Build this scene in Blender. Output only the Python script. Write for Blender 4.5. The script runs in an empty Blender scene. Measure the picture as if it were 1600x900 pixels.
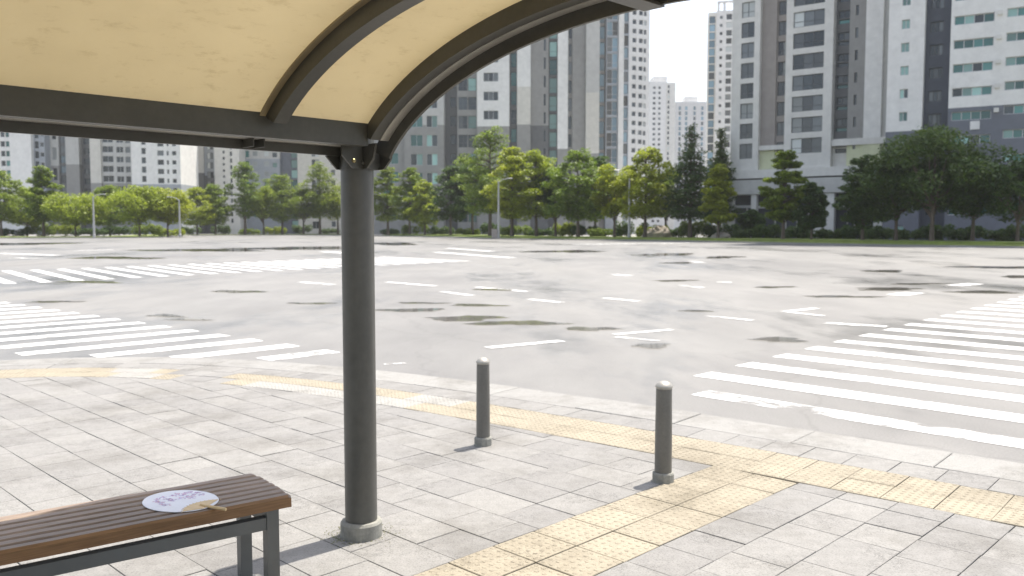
import bpy, math, random
import numpy as np
from math import sin, cos, pi, radians, sqrt, hypot
from mathutils import Vector

SC = bpy.context.scene
COL = SC.collection
RND = random.Random(7)

# ------------------------------------------------------------------ camera
F_PX, CAM_H, HZ = 1339.0, 1.6, 358.0            # focal length and horizon in photo pixels (1600 wide)
PITCH = math.atan((450.0 - HZ) / F_PX)
TH = math.atan(1320.0 / hypot(F_PX, 450.0 - HZ))  # the pavement grid is turned by this angle
SITE = pi / 2 - TH
UX, UY, VX, VY = sin(TH), cos(TH), -cos(TH), sin(TH)

cam_d = bpy.data.cameras.new('camera')
cam_d.sensor_width = 36.0
cam_d.lens = F_PX / 1600.0 * 36.0
cam_d.clip_start, cam_d.clip_end = 0.05, 6000.0
cam_d.dof.use_dof = True
cam_d.dof.focus_distance = 3.7
cam_d.dof.aperture_fstop = 3.8
cam = bpy.data.objects.new('camera', cam_d)
cam.location = (0, 0, CAM_H)
cam.rotation_euler = (pi / 2 - PITCH, 0, 0)
COL.objects.link(cam)
SC.camera = cam

# ------------------------------------------------------------------ sky, sun, exposure
SUN_EL, SUN_AZ = radians(70.5), radians(46.0)     # azimuth from +Y towards +X
world = bpy.data.worlds.new('World')
SC.world = world
world.use_nodes = True
wn = world.node_tree
for n in list(wn.nodes):
    wn.nodes.remove(n)
wo = wn.nodes.new('ShaderNodeOutputWorld')
wb = wn.nodes.new('ShaderNodeBackground')
ws = wn.nodes.new('ShaderNodeTexSky')
ws.sky_type = 'NISHITA'
ws.sun_disc = False
ws.sun_elevation = SUN_EL
ws.sun_rotation = SUN_AZ
ws.air_density = 1.0
ws.dust_density = 2.6
ws.ozone_density = 1.0
wb.inputs['Strength'].default_value = 0.15
wh = wn.nodes.new('ShaderNodeHueSaturation')        # a whitish summer sky
wh.inputs['Saturation'].default_value = 0.6
wn.links.new(ws.outputs['Color'], wh.inputs['Color'])
wn.links.new(wh.outputs['Color'], wb.inputs['Color'])
wn.links.new(wb.outputs['Background'], wo.inputs['Surface'])

sun_d = bpy.data.lights.new('sun', 'SUN')
sun_d.energy = 3.9
sun_d.angle = radians(0.6)
sun_d.color = (1.0, 0.935, 0.835)
sun = bpy.data.objects.new('sun', sun_d)
sd = Vector((sin(SUN_AZ) * cos(SUN_EL), cos(SUN_AZ) * cos(SUN_EL), sin(SUN_EL)))
sun.rotation_euler = sd.to_track_quat('Z', 'Y').to_euler()
sun.location = sd * 50
COL.objects.link(sun)

SC.view_settings.view_transform = 'Standard'
SC.view_settings.look = 'None'
SC.view_settings.exposure = 0.98
SC.view_settings.gamma = 1.0
SC.view_settings.use_curve_mapping = False
SC.render.engine = 'CYCLES'
SC.cycles.use_denoising = True
SC.cycles.max_bounces = 10
SC.cycles.diffuse_bounces = 4
SC.cycles.glossy_bounces = 3
SC.cycles.transmission_bounces = 6
SC.cycles.transparent_max_bounces = 12
SC.cycles.volume_bounces = 1
SC.cycles.caustics_reflective = False
SC.cycles.caustics_refractive = False

# ------------------------------------------------------------------ photo pixel -> place
def ray(px, py):
    x, y = (px - 800.0) / F_PX, -(py - 450.0) / F_PX
    return (x, cos(PITCH) + sin(PITCH) * y, -sin(PITCH) + cos(PITCH) * y)

def ground(px, py, z=0.0):
    r = ray(px, py)
    t = (z - CAM_H) / r[2]
    return (r[0] * t, r[1] * t)

def guv(px, py, z=0.0):
    x, y = ground(px, py, z)
    return (x * UX + y * UY, x * VX + y * VY)

def W(u, v, z=0.0):
    return (u * UX + v * VX, u * UY + v * VY, z)

def at_depth(px, d):
    r = ray(px, HZ)
    return (r[0] / r[1] * d, d)

def to_px(u, v, z=0.0):
    x, y, z = W(u, v, z)
    z -= CAM_H
    d = y * cos(PITCH) - z * sin(PITCH)
    if d < 0.05:
        return None
    return (800 + F_PX * x / d, 450 - F_PX * (y * sin(PITCH) + z * cos(PITCH)) / d)

# ------------------------------------------------------------------ mesh helpers
class MB:
    def __init__(self):
        self.v, self.f, self.m = [], [], []

    def face(self, pts, m=0):
        b = len(self.v)
        self.v += [tuple(p) for p in pts]
        self.f.append(tuple(range(b, b + len(pts))))
        self.m.append(m)

    def box(self, x0, x1, y0, y1, z0, z1, m=0, ch=0.0):
        b = len(self.v)
        if ch <= 0:
            self.v += [(x0, y0, z0), (x1, y0, z0), (x1, y1, z0), (x0, y1, z0),
                       (x0, y0, z1), (x1, y0, z1), (x1, y1, z1), (x0, y1, z1)]
            fs = [(0, 3, 2, 1), (4, 5, 6, 7), (0, 1, 5, 4), (1, 2, 6, 5), (2, 3, 7, 6), (3, 0, 4, 7)]
        else:
            for z, i in ((z0, 0), (z1 - ch, 0), (z1, ch)):
                self.v += [(x0 + i, y0 + i, z), (x1 - i, y0 + i, z), (x1 - i, y1 - i, z), (x0 + i, y1 - i, z)]
            fs = [(0, 3, 2, 1), (8, 9, 10, 11)]
            for k in (0, 4):
                fs += [(k, k + 1, k + 5, k + 4), (k + 1, k + 2, k + 6, k + 5), (k + 2, k + 3, k + 7, k + 6), (k + 3, k, k + 4, k + 7)]
        for q in fs:
            self.f.append(tuple(b + i for i in q))
            self.m.append(m)

    def lathe(self, prof, n=16, c=(0, 0, 0), m=0):
        b = len(self.v)
        for r, z in prof:
            for k in range(n):
                a = 2 * pi * k / n
                self.v.append((c[0] + r * cos(a), c[1] + r * sin(a), c[2] + z))
        for i in range(len(prof) - 1):
            for k in range(n):
                k2 = (k + 1) % n
                self.f.append((b + i * n + k, b + i * n + k2, b + (i + 1) * n + k2, b + (i + 1) * n + k))
                self.m.append(m)
        self.f.append(tuple(b + k for k in reversed(range(n)))); self.m.append(m)
        e = b + (len(prof) - 1) * n
        self.f.append(tuple(e + k for k in range(n))); self.m.append(m)

    def tube(self, pts, rad, n=7, m=0):
        b = len(self.v)
        P = [Vector(p) for p in pts]
        for i, p in enumerate(P):
            t = (P[min(i + 1, len(P) - 1)] - P[max(i - 1, 0)])
            t.normalize()
            a = t.cross(Vector((0, 0, 1)) if abs(t.z) < 0.9 else Vector((1, 0, 0)))
            a.normalize()
            c = t.cross(a)
            r = rad[i] if hasattr(rad, '__len__') else rad
            for k in range(n):
                w = 2 * pi * k / n
                self.v.append(tuple(p + a * (r * cos(w)) + c * (r * sin(w))))
        for i in range(len(P) - 1):
            for k in range(n):
                k2 = (k + 1) % n
                self.f.append((b + i * n + k, b + i * n + k2, b + (i + 1) * n + k2, b + (i + 1) * n + k)); self.m.append(m)
        self.f.append(tuple(b + k for k in reversed(range(n)))); self.m.append(m)
        e = b + (len(P) - 1) * n
        self.f.append(tuple(e + k for k in range(n))); self.m.append(m)

    def prism(self, poly, z0, z1, m=0, ch=0.0):
        n = len(poly)
        b = len(self.v)
        self.v += [(p[0], p[1], z0) for p in poly]
        if ch > 0:
            cx, cy = sum(p[0] for p in poly) / n, sum(p[1] for p in poly) / n
            self.v += [(p[0], p[1], z1 - ch) for p in poly]
            for p in poly:
                d = max(hypot(cx - p[0], cy - p[1]), 1e-6)
                self.v.append((p[0] + (cx - p[0]) / d * ch * 1.3, p[1] + (cy - p[1]) / d * ch * 1.3, z1))
            L = 3
        else:
            self.v += [(p[0], p[1], z1) for p in poly]
            L = 2
        for l in range(L - 1):
            for k in range(n):
                k2 = (k + 1) % n
                self.f.append((b + l * n + k, b + l * n + k2, b + (l + 1) * n + k2, b + (l + 1) * n + k)); self.m.append(m)
        self.f.append(tuple(b + (L - 1) * n + k for k in range(n))); self.m.append(m)
        self.f.append(tuple(b + k for k in reversed(range(n)))); self.m.append(m)

    def mesh(self, name, mats, smooth=False):
        me = bpy.data.meshes.new(name)
        me.from_pydata(self.v, [], self.f)
        if not isinstance(mats, (list, tuple)):
            mats = [mats]
        for a in mats:
            me.materials.append(a)
        if len(mats) > 1:
            me.polygons.foreach_set('material_index', self.m)
        if smooth:
            me.polygons.foreach_set('use_smooth', [True] * len(self.f))
        me.update()
        return me

def ccw(p):
    a = sum(p[i][0] * p[(i + 1) % len(p)][1] - p[(i + 1) % len(p)][0] * p[i][1] for i in range(len(p)))
    return p if a > 0 else p[::-1]

def put(name, me, parent=None, loc=(0, 0, 0), rz=0.0):
    o = bpy.data.objects.new(name, me)
    COL.objects.link(o)
    o.location = loc
    if rz:
        o.rotation_euler = (0, 0, rz)
    o.parent = parent
    return o

def tag(o, label, cat, group=None):
    o['label'] = label
    o['category'] = cat
    if group:
        o['group'] = group
    return o

def thing(name, label, cat, loc=(0, 0, 0), rz=0.0, group=None):
    return tag(put(name, None, None, loc, rz), label, cat, group)

def structure(o):
    o['kind'] = 'structure'
    return o

def smooth_by_angle(o, deg=35):
    me = o.data
    me.polygons.foreach_set('use_smooth', [True] * len(me.polygons))
    try:
        me.set_sharp_from_angle(angle=radians(deg))
    except Exception:
        pass

# ------------------------------------------------------------------ materials
def new_mat(name):
    m = bpy.data.materials.new(name)
    m.use_nodes = True
    nt = m.node_tree
    bs = nt.nodes['Principled BSDF']
    return m, nt, bs

def N(nt, t, **kw):
    n = nt.nodes.new(t)
    for k, v in kw.items():
        setattr(n, k, v)
    return n

def noise(nt, scale, detail=4, rough=0.6, coord='Object', stretch=None):
    tc = N(nt, 'ShaderNodeTexCoord')
    src = tc.outputs[coord]
    if stretch:
        mp = N(nt, 'ShaderNodeMapping')
        mp.inputs['Scale'].default_value = stretch
        nt.links.new(src, mp.inputs['Vector'])
        src = mp.outputs['Vector']
    n = N(nt, 'ShaderNodeTexNoise')
    n.inputs['Scale'].default_value = scale
    n.inputs['Detail'].default_value = detail
    n.inputs['Roughness'].default_value = rough
    nt.links.new(src, n.inputs['Vector'])
    return n.outputs['Fac']

def ramp(nt, fac, stops):
    r = N(nt, 'ShaderNodeValToRGB')
    el = r.color_ramp.elements
    while len(el) < len(stops):
        el.new(0.5)
    for e, (p, c) in zip(el, stops):
        e.position = p
        e.color = (*c, 1) if hasattr(c, '__len__') else (c, c, c, 1)
    nt.links.new(fac, r.inputs['Fac'])
    return r.outputs['Color']

def mixc(nt, fac, a, b, mode='MIX'):
    x = N(nt, 'ShaderNodeMix', data_type='RGBA', blend_type=mode)
    for s, val in (('Factor', fac), ('A', a), ('B', b)):
        sock = [i for i in x.inputs if i.name == s and i.type == ('VALUE' if s == 'Factor' else 'RGBA')][0]
        if hasattr(val, 'links'):
            nt.links.new(val, sock)
        elif s == 'Factor':
            sock.default_value = val
        else:
            sock.default_value = (*val, 1)
    return [o for o in x.outputs if o.type == 'RGBA'][0]

def math_n(nt, op, a, b=0.0, clamp=False):
    x = N(nt, 'ShaderNodeMath', operation=op)
    x.use_clamp = clamp
    for i, val in enumerate((a, b)):
        if hasattr(val, 'links'):
            nt.links.new(val, x.inputs[i])
        else:
            x.inputs[i].default_value = val
    return x.outputs[0]

def bump(nt, bs, h, strength=0.3, dist=0.01):
    b = N(nt, 'ShaderNodeBump')
    b.inputs['Strength'].default_value = strength
    b.inputs['Distance'].default_value = dist
    nt.links.new(h, b.inputs['Height'])
    nt.links.new(b.outputs['Normal'], bs.inputs['Normal'])

def vary(c, k):
    return tuple(max(0.0, min(1.0, x * k)) for x in c)

def simple(name, c, rough=0.6, sc=3.0, amp=0.25, metal=0.0, bstr=0.0, coord='Object', stretch=None, spec=0.5, rnd=0.0, fine=None):
    m, nt, bs = new_mat(name)
    n = noise(nt, sc, 6, 0.65, coord, stretch)
    colr = ramp(nt, n, [(0.25, vary(c, 1 - amp)), (0.75, vary(c, 1 + amp))])
    if fine:
        n2 = noise(nt, fine, 3, 0.6, coord)
        colr = mixc(nt, 0.5, colr, ramp(nt, n2, [(0.3, 0.72), (0.7, 1.0)]), 'MULTIPLY')
    if rnd > 0:
        oi = N(nt, 'ShaderNodeObjectInfo')
        ge = N(nt, 'ShaderNodeNewGeometry')
        fr = math_n(nt, 'FRACT', math_n(nt, 'ADD', math_n(nt, 'MULTIPLY', oi.outputs['Random'], 7.13), math_n(nt, 'MULTIPLY', ge.outputs['Random Per Island'], 3.7)))
        colr = mixc(nt, 1.0, colr, ramp(nt, fr, [(0.0, 1 - rnd), (1.0, 1.0)]), 'MULTIPLY')
    nt.links.new(colr, bs.inputs['Base Color'])
    bs.inputs['Roughness'].default_value = rough
    bs.inputs['Metallic'].default_value = metal
    bs.inputs['Specular IOR Level'].default_value = spec
    if bstr > 0:
        bump(nt, bs, noise(nt, (fine or sc * 8), 5, 0.7, coord), bstr)
    return m

M = {}
def mat_asphalt():
    m, nt, bs = new_mat('asphalt')
    big = noise(nt, 0.09, 6, 0.6, 'Object', (1, 0.45, 1))
    mid = noise(nt, 0.7, 5, 0.65, 'Object', (1, 0.35, 1))
    fin = noise(nt, 60, 3, 0.7)
    c = ramp(nt, mid, [(0.3, (0.186, 0.181, 0.173)), (0.7, (0.245, 0.238, 0.226))])
    c = mixc(nt, 1.0, c, ramp(nt, big, [(0.32, (0.72, 0.72, 0.73)), (0.5, (1, 1, 1)), (0.72, (1.0, 0.985, 0.96))]), 'MULTIPLY')
    c = mixc(nt, 0.8, c, ramp(nt, fin, [(0.25, 0.6), (0.6, 1.0)]), 'MULTIPLY')
    # cracks and tar seams
    tc = N(nt, 'ShaderNodeTexCoord')
    vo = N(nt, 'ShaderNodeTexVoronoi', feature='DISTANCE_TO_EDGE')
    vo.inputs['Scale'].default_value = 0.22
    wob = N(nt, 'ShaderNodeTexNoise'); wob.inputs['Scale'].default_value = 0.6; wob.inputs['Detail'].default_value = 5
    nt.links.new(tc.outputs['Object'], wob.inputs['Vector'])
    ad = N(nt, 'ShaderNodeVectorMath', operation='MULTIPLY_ADD')
    ad.inputs[1].default_value = (1.6, 1.6, 0)
    nt.links.new(wob.outputs['Color'], ad.inputs[0]); nt.links.new(tc.outputs['Object'], ad.inputs[2])
    nt.links.new(ad.outputs[0], vo.inputs['Vector'])
    crack = ramp(nt, vo.outputs['Distance'], [(0.0, 0.6), (0.007, 1.0)])
    c = mixc(nt, 0.3, c, crack, 'MULTIPLY')
    # damp film still lying in the shallow dips
    dip = noise(nt, 0.16, 5, 0.62, 'Object', (1, 0.38, 1))
    dip2 = noise(nt, 1.1, 4, 0.6, 'Object', (1, 0.4, 1))
    wet = math_n(nt, 'ADD', math_n(nt, 'MULTIPLY', dip, 0.75), math_n(nt, 'MULTIPLY', dip2, 0.25))
    c = mixc(nt, 1.0, c, ramp(nt, wet, [(0.50, 1.0), (0.58, 0.80), (0.66, 0.66)]), 'MULTIPLY')
    nt.links.new(c, bs.inputs['Base Color'])
    r = ramp(nt, wet, [(0.50, 0.62), (0.56, 0.40), (0.64, 0.22)])
    nt.links.new(r, bs.inputs['Roughness'])
    bs.inputs['Specular IOR Level'].default_value = 0.45
    bump(nt, bs, fin, 0.25, 0.006)
    return m

def mat_paint(name, c, wear=0.35, scale=5.0):
    m, nt, bs = new_mat(name)
    n = noise(nt, 1.2, 5, 0.6)
    nt.links.new(ramp(nt, n, [(0.3, vary(c, 0.86)), (0.7, c)]), bs.inputs['Base Color'])
    bs.inputs['Roughness'].default_value = 0.6
    w = noise(nt, scale, 9, 0.78, 'Object', (1, 0.45, 1))
    a = ramp(nt, w, [(wear - 0.05, 0.0), (wear + 0.05, 1.0)])
    nt.links.new(a, bs.inputs['Alpha'])
    return m

def mat_paver(name, c, rnd=0.14, amp=0.13):
    m, nt, bs = new_mat(name)
    big = noise(nt, 0.6, 5, 0.6, 'Object')
    tc = N(nt, 'ShaderNodeTexCoord')
    oi = N(nt, 'ShaderNodeObjectInfo')
    ge = N(nt, 'ShaderNodeNewGeometry')
    base = ramp(nt, noise(nt, 14, 6, 0.7, 'Object'), [(0.28, vary(c, 1 - amp)), (0.72, vary(c, 1 + amp))])
    fr = math_n(nt, 'FRACT', math_n(nt, 'ADD', math_n(nt, 'MULTIPLY', oi.outputs['Random'], 9.31), math_n(nt, 'MULTIPLY', ge.outputs['Random Per Island'], 5.7)))
    base = mixc(nt, 1.0, base, ramp(nt, fr, [(0.0, (1 - rnd, 1 - rnd, 1 - rnd * 0.92)), (1.0, (1, 1, 1))]), 'MULTIPLY')
    # stains follow the place, not the single stone
    n = N(nt, 'ShaderNodeTexNoise'); n.inputs['Scale'].default_value = 1.3; n.inputs['Detail'].default_value = 7; n.inputs['Roughness'].default_value = 0.7
    nt.links.new(ge.outputs['Position'], n.inputs['Vector'])
    base = mixc(nt, 1.0, base, ramp(nt, n.outputs['Fac'], [(0.33, (0.74, 0.73, 0.71)), (0.52, (1, 1, 1))]), 'MULTIPLY')
    n2 = N(nt, 'ShaderNodeTexNoise'); n2.inputs['Scale'].default_value = 95; n2.inputs['Detail'].default_value = 3
    nt.links.new(ge.outputs['Position'], n2.inputs['Vector'])
    base = mixc(nt, 0.75, base, ramp(nt, n2.outputs['Fac'], [(0.3, 0.62), (0.5, 1.0)]), 'MULTIPLY')
    # chips and cracks
    n3 = N(nt, 'ShaderNodeTexNoise'); n3.inputs['Scale'].default_value = 7.5; n3.inputs['Detail'].default_value = 8; n3.inputs['Roughness'].default_value = 0.75
    nt.links.new(ge.outputs['Position'], n3.inputs['Vector'])
    lo = math_n(nt, 'ABSOLUTE', math_n(nt, 'SUBTRACT', n3.outputs['Fac'], 0.5))
    mask = N(nt, 'ShaderNodeTexNoise'); mask.inputs['Scale'].default_value = 2.3; mask.inputs['Detail'].default_value = 2
    nt.links.new(ge.outputs['Position'], mask.inputs['Vector'])
    cr = math_n(nt, 'MULTIPLY', ramp(nt, lo, [(0.0, 1.0), (0.012, 0.0)]), ramp(nt, mask.outputs['Fac'], [(0.52, 0.0), (0.6, 1.0)]))
    base = mixc(nt, math_n(nt, 'MULTIPLY', cr, 0.5), base, vary(c, 0.35))
    nt.links.new(base, bs.inputs['Base Color'])
    bs.inputs['Roughness'].default_value = 0.8
    bs.inputs['Specular IOR Level'].default_value = 0.3
    h = math_n(nt, 'SUBTRACT', n2.outputs['Fac'], cr)
    bump(nt, bs, h, 0.45, 0.004)
    return m

def mat_leaf(name, c, c2, tr=0.45):
    m, nt, bs = new_mat(name)
    ge = N(nt, 'ShaderNodeNewGeometry')
    oi = N(nt, 'ShaderNodeObjectInfo')
    colr = ramp(nt, ge.outputs['Random Per Island'], [(0.0, c), (1.0, c2)])
    big = noise(nt, 0.45, 3, 0.5, 'Object')
    colr = mixc(nt, 1.0, colr, ramp(nt, big, [(0.3, (0.8, 0.82, 0.8)), (0.7, (1.1, 1.08, 0.95))]), 'MULTIPLY')
    colr = mixc(nt, 1.0, colr, ramp(nt, oi.outputs['Random'], [(0.0, (0.85, 0.9, 0.9)), (1.0, (1.1, 1.03, 0.95))]), 'MULTIPLY')
    nt.links.new(colr, bs.inputs['Base Color'])
    bs.inputs['Roughness'].default_value = 0.5
    bs.inputs['Specular IOR Level'].default_value = 0.35
    t = N(nt, 'ShaderNodeBsdfTranslucent')
    nt.links.new(mixc(nt, 1.0, colr, (1.15, 1.2, 0.6), 'MULTIPLY'), t.inputs['Color'])
    mx = N(nt, 'ShaderNodeMixShader')
    mx.inputs[0].default_value = tr
    nt.links.new(bs.outputs[0], mx.inputs[1]); nt.links.new(t.outputs[0], mx.inputs[2])
    nt.links.new(mx.outputs[0], nt.nodes['Material Output'].inputs['Surface'])
    return m

def mat_canopy():
    m, nt, bs = new_mat('canopy_sheet')
    n = noise(nt, 1.6, 7, 0.7, 'Object')
    n2 = noise(nt, 9.0, 6, 0.75, 'Object', (1, 2.2, 1))
    c = ramp(nt, n, [(0.3, (0.70, 0.625, 0.445)), (0.7, (0.76, 0.685, 0.50))])
    c = mixc(nt, 0.8, c, ramp(nt, n2, [(0.28, (0.80, 0.77, 0.70)), (0.45, (1, 1, 1))]), 'MULTIPLY')
    nt.links.new(c, bs.inputs['Base Color'])
    bs.inputs['Roughness'].default_value = 0.55
    t = N(nt, 'ShaderNodeBsdfTranslucent')
    nt.links.new(c, t.inputs['Color'])
    mx = N(nt, 'ShaderNodeMixShader')
    mx.inputs[0].default_value = 0.37
    nt.links.new(bs.outputs[0], mx.inputs[1]); nt.links.new(t.outputs[0], mx.inputs[2])
    nt.links.new(mx.outputs[0], nt.nodes['Material Output'].inputs['Surface'])
    return m

def mat_glass(name, c, rough=0.06, spec=0.6):
    m, nt, bs = new_mat(name)
    oi = N(nt, 'ShaderNodeObjectInfo')
    ge = N(nt, 'ShaderNodeNewGeometry')
    fr = math_n(nt, 'FRACT', math_n(nt, 'ADD', math_n(nt, 'MULTIPLY', oi.outputs['Random'], 11.3), math_n(nt, 'MULTIPLY', ge.outputs['Random Per Island'], 4.9)))
    nt.links.new(ramp(nt, fr, [(0.0, vary(c, 0.55)), (0.6, c), (1.0, vary(c, 1.7))]), bs.inputs['Base Color'])
    bs.inputs['Roughness'].default_value = rough
    bs.inputs['Specular IOR Level'].default_value = spec
    bump(nt, bs, noise(nt, 0.5, 2, 0.5), 0.04, 0.05)
    return m

def mat_wood(name, c1, c2):
    m, nt, bs = new_mat(name)
    g = noise(nt, 6.0, 7, 0.7, 'Object', (1.0, 22.0, 22.0))
    g2 = noise(nt, 2.2, 4, 0.6, 'Object', (0.6, 3.0, 3.0))
    oi = N(nt, 'ShaderNodeObjectInfo')
    c = ramp(nt, g, [(0.28, vary(c1, 0.62)), (0.5, c1), (0.75, c2)])
    c = mixc(nt, 1.0, c, ramp(nt, g2, [(0.3, 0.72), (0.65, 1.05)]), 'MULTIPLY')
    c = mixc(nt, 1.0, c, ramp(nt, oi.outputs['Random'], [(0.0, 0.84), (1.0, 1.08)]), 'MULTIPLY')
    nt.links.new(c, bs.inputs['Base Color'])
    bs.inputs['Roughness'].default_value = 0.5
    bump(nt, bs, g, 0.25, 0.003)
    return m

M['asphalt'] = mat_asphalt()
M['paint'] = mat_paint('road_paint', (0.72, 0.715, 0.695), 0.415, 3.4)
M['paint_worn'] = mat_paint('road_paint_worn', (0.78, 0.78, 0.76), 0.49, 2.4)
M['bed'] = simple('joint_sand', (0.19, 0.182, 0.168), 0.95, 4, 0.3)
M['paver'] = mat_paver('paver', (0.252, 0.245, 0.232))
M['tactile'] = mat_paver('tactile_tile', (0.325, 0.288, 0.220), 0.10, 0.10)
M['tactile_pale'] = mat_paver('tactile_tile_bleached', (0.325, 0.315, 0.292), 0.08, 0.10)
M['kerb'] = mat_paver('kerb_stone', (0.278, 0.272, 0.258), 0.07, 0.08)
M['far_paving'] = simple('far_paving', (0.24, 0.235, 0.22), 0.85, 0.5, 0.12)
M['earth'] = simple('earth', (0.10, 0.085, 0.06), 0.95, 0.3, 0.3)
M['grass'] = simple('grass', (0.20, 0.25, 0.05), 0.9, 0.6, 0.3, fine=9.0)
M['paint_dark'] = simple('dark_steel_paint', (0.062, 0.061, 0.052), 0.42, 2.2, 0.22, metal=0.0, bstr=0.03, fine=40)
M['paint_post'] = simple('post_steel_paint', (0.085, 0.084, 0.075), 0.42, 2.6, 0.42, bstr=0.05, fine=24, stretch=(1, 1, 0.25))
M['bench_steel'] = simple('bench_steel', (0.115, 0.118, 0.112), 0.45, 3, 0.18, bstr=0.03)
M['bollard'] = simple('bollard_paint', (0.14, 0.135, 0.12), 0.42, 4, 0.25, fine=60, bstr=0.03, stretch=(1, 1, 0.35))
M['bollard_cap'] = simple('bollard_cap_metal', (0.36, 0.34, 0.30), 0.42, 6, 0.25, metal=0.5)
M['concrete'] = simple('base_concrete', (0.27, 0.265, 0.235), 0.85, 9, 0.3, bstr=0.25, fine=70)
M['alu'] = simple('bounce_strip_alu', (0.50, 0.48, 0.43), 0.4, 6, 0.15, metal=0.55)  # ground bounce on the soffit put into this paler colour
M['brass'] = simple('bolt_metal', (0.36, 0.30, 0.16), 0.35, 8, 0.2, metal=0.9)
M['canopy'] = mat_canopy()
M['flange'] = simple('canopy_glow_flange', (0.26, 0.205, 0.115), 0.6, 5, 0.2)  # brown of light through the sheet put into the colour
M['wood'] = mat_wood('slat_wood', (0.235, 0.172, 0.128), (0.33, 0.25, 0.19))
M['wood_edge'] = mat_wood('edge_board_wood', (0.25, 0.132, 0.055), (0.34, 0.19, 0.085))
M['fan_paper'] = simple('fan_paper', (0.74, 0.76, 0.82), 0.7, 12, 0.05)
M['bamboo'] = simple('bamboo', (0.60, 0.44, 0.23), 0.5, 6, 0.15, stretch=(1, 8, 8))
M['petal_a'] = simple('petal_violet', (0.46, 0.36, 0.56), 0.8, 20, 0.25)
M['petal_b'] = simple('petal_pink', (0.62, 0.38, 0.48), 0.8, 20, 0.25)
M['petal_c'] = simple('petal_lilac', (0.55, 0.53, 0.71), 0.8, 20, 0.25)
M['moss'] = simple('moss', (0.19, 0.20, 0.07), 0.95, 20, 0.4)
M['bark'] = simple('bark', (0.115, 0.09, 0.07), 0.9, 5, 0.35, bstr=0.4, stretch=(1, 1, 0.3))
M['leaf_light'] = mat_leaf('leaf_light', (0.22, 0.275, 0.032), (0.345, 0.395, 0.058), 0.42)
M['leaf_mid'] = mat_leaf('leaf_mid', (0.13, 0.195, 0.034), (0.225, 0.29, 0.052), 0.40)
M['leaf_dark'] = mat_leaf('leaf_dark', (0.055, 0.105, 0.04), (0.115, 0.17, 0.058), 0.36)
M['lamp_pole'] = simple('lamp_pole_metal', (0.40, 0.40, 0.40), 0.45, 2, 0.1, metal=0.3)
M['rock'] = simple('landscape_rock', (0.30, 0.27, 0.225), 0.9, 1.5, 0.25, bstr=0.5)
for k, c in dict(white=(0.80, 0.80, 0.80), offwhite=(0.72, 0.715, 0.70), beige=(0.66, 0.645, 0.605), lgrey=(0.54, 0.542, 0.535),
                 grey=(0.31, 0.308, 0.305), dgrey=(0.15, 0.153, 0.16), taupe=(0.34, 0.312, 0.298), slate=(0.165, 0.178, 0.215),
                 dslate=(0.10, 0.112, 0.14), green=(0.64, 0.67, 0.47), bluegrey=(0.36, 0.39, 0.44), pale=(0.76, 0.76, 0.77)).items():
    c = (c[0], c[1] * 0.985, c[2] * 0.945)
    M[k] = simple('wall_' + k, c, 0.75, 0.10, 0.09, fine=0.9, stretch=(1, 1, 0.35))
M['frame_light'] = simple('window_frame_light', (0.5, 0.5, 0.5), 0.5)
M['frame_dark'] = simple('window_frame_dark', (0.10, 0.105, 0.11), 0.5)
M['g_teal'] = mat_glass('glass_teal', (0.055, 0.16, 0.15))
M['g_mint'] = mat_glass('glass_mint', (0.22, 0.36, 0.33), 0.15)
M['g_dark'] = mat_glass('glass_dark', (0.035, 0.045, 0.052))
M['g_grey'] = mat_glass('glass_grey', (0.10, 0.11, 0.115))
M['g_blue'] = mat_glass('glass_blue', (0.16, 0.25, 0.31), 0.08, 0.9)
M['g_pale'] = mat_glass('glass_blind', (0.36, 0.38, 0.37), 0.3)

def mat_water():
    m, nt, bs = new_mat('puddle_water')
    nt.nodes.remove(bs)
    tr = N(nt, 'ShaderNodeBsdfTransparent'); tr.inputs['Color'].default_value = (0.85, 0.85, 0.84, 1)
    gl = N(nt, 'ShaderNodeBsdfGlossy'); gl.inputs['Roughness'].default_value = 0.05
    bp = N(nt, 'ShaderNodeBump'); bp.inputs['Strength'].default_value = 0.08; bp.inputs['Distance'].default_value = 0.03
    nt.links.new(noise(nt, 1.2, 3, 0.5), bp.inputs['Height'])
    nt.links.new(bp.outputs['Normal'], gl.inputs['Normal'])
    fr = N(nt, 'ShaderNodeFresnel'); fr.inputs['IOR'].default_value = 1.33
    mx = N(nt, 'ShaderNodeMixShader')
    nt.links.new(fr.outputs[0], mx.inputs[0])
    nt.links.new(tr.outputs[0], mx.inputs[1]); nt.links.new(gl.outputs[0], mx.inputs[2])
    at = N(nt, 'ShaderNodeAttribute'); at.attribute_name = 'depth'
    cl = N(nt, 'ShaderNodeBsdfTransparent')
    m2 = N(nt, 'ShaderNodeMixShader')
    edge = math_n(nt, 'ADD', at.outputs['Fac'], math_n(nt, 'MULTIPLY', math_n(nt, 'SUBTRACT', noise(nt, 2.2, 5, 0.65, 'Object', (1, 0.5, 1)), 0.5), 1.3))
    nt.links.new(ramp(nt, edge, [(0.25, 0.0), (0.62, 1.0)]), m2.inputs[0])
    nt.links.new(cl.outputs[0], m2.inputs[1]); nt.links.new(mx.outputs[0], m2.inputs[2])
    nt.links.new(m2.outputs[0], nt.nodes['Material Output'].inputs['Surface'])
    return m
M['water'] = mat_water()

# ================================================================== ground
ROAD_Z = -0.045
# the kerb line in pavement coordinates (u, v), walking from right to far left
KP = [(7.2, -60.0), (6.95, -12.0), (6.68, -1.0), (6.57, 1.55), (6.50, 2.6), (6.43, 3.8), (6.33, 4.8), (6.22, 5.7), (6.08, 6.75), (5.86, 7.8),
      (5.56, 8.8), (5.14, 9.75), (4.6, 10.6), (4.0, 11.25), (3.2, 11.75), (2.2, 12.1), (0.8, 12.4), (-4.0, 12.9), (-20.0, 13.8), (-70.0, 16.0)]

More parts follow.
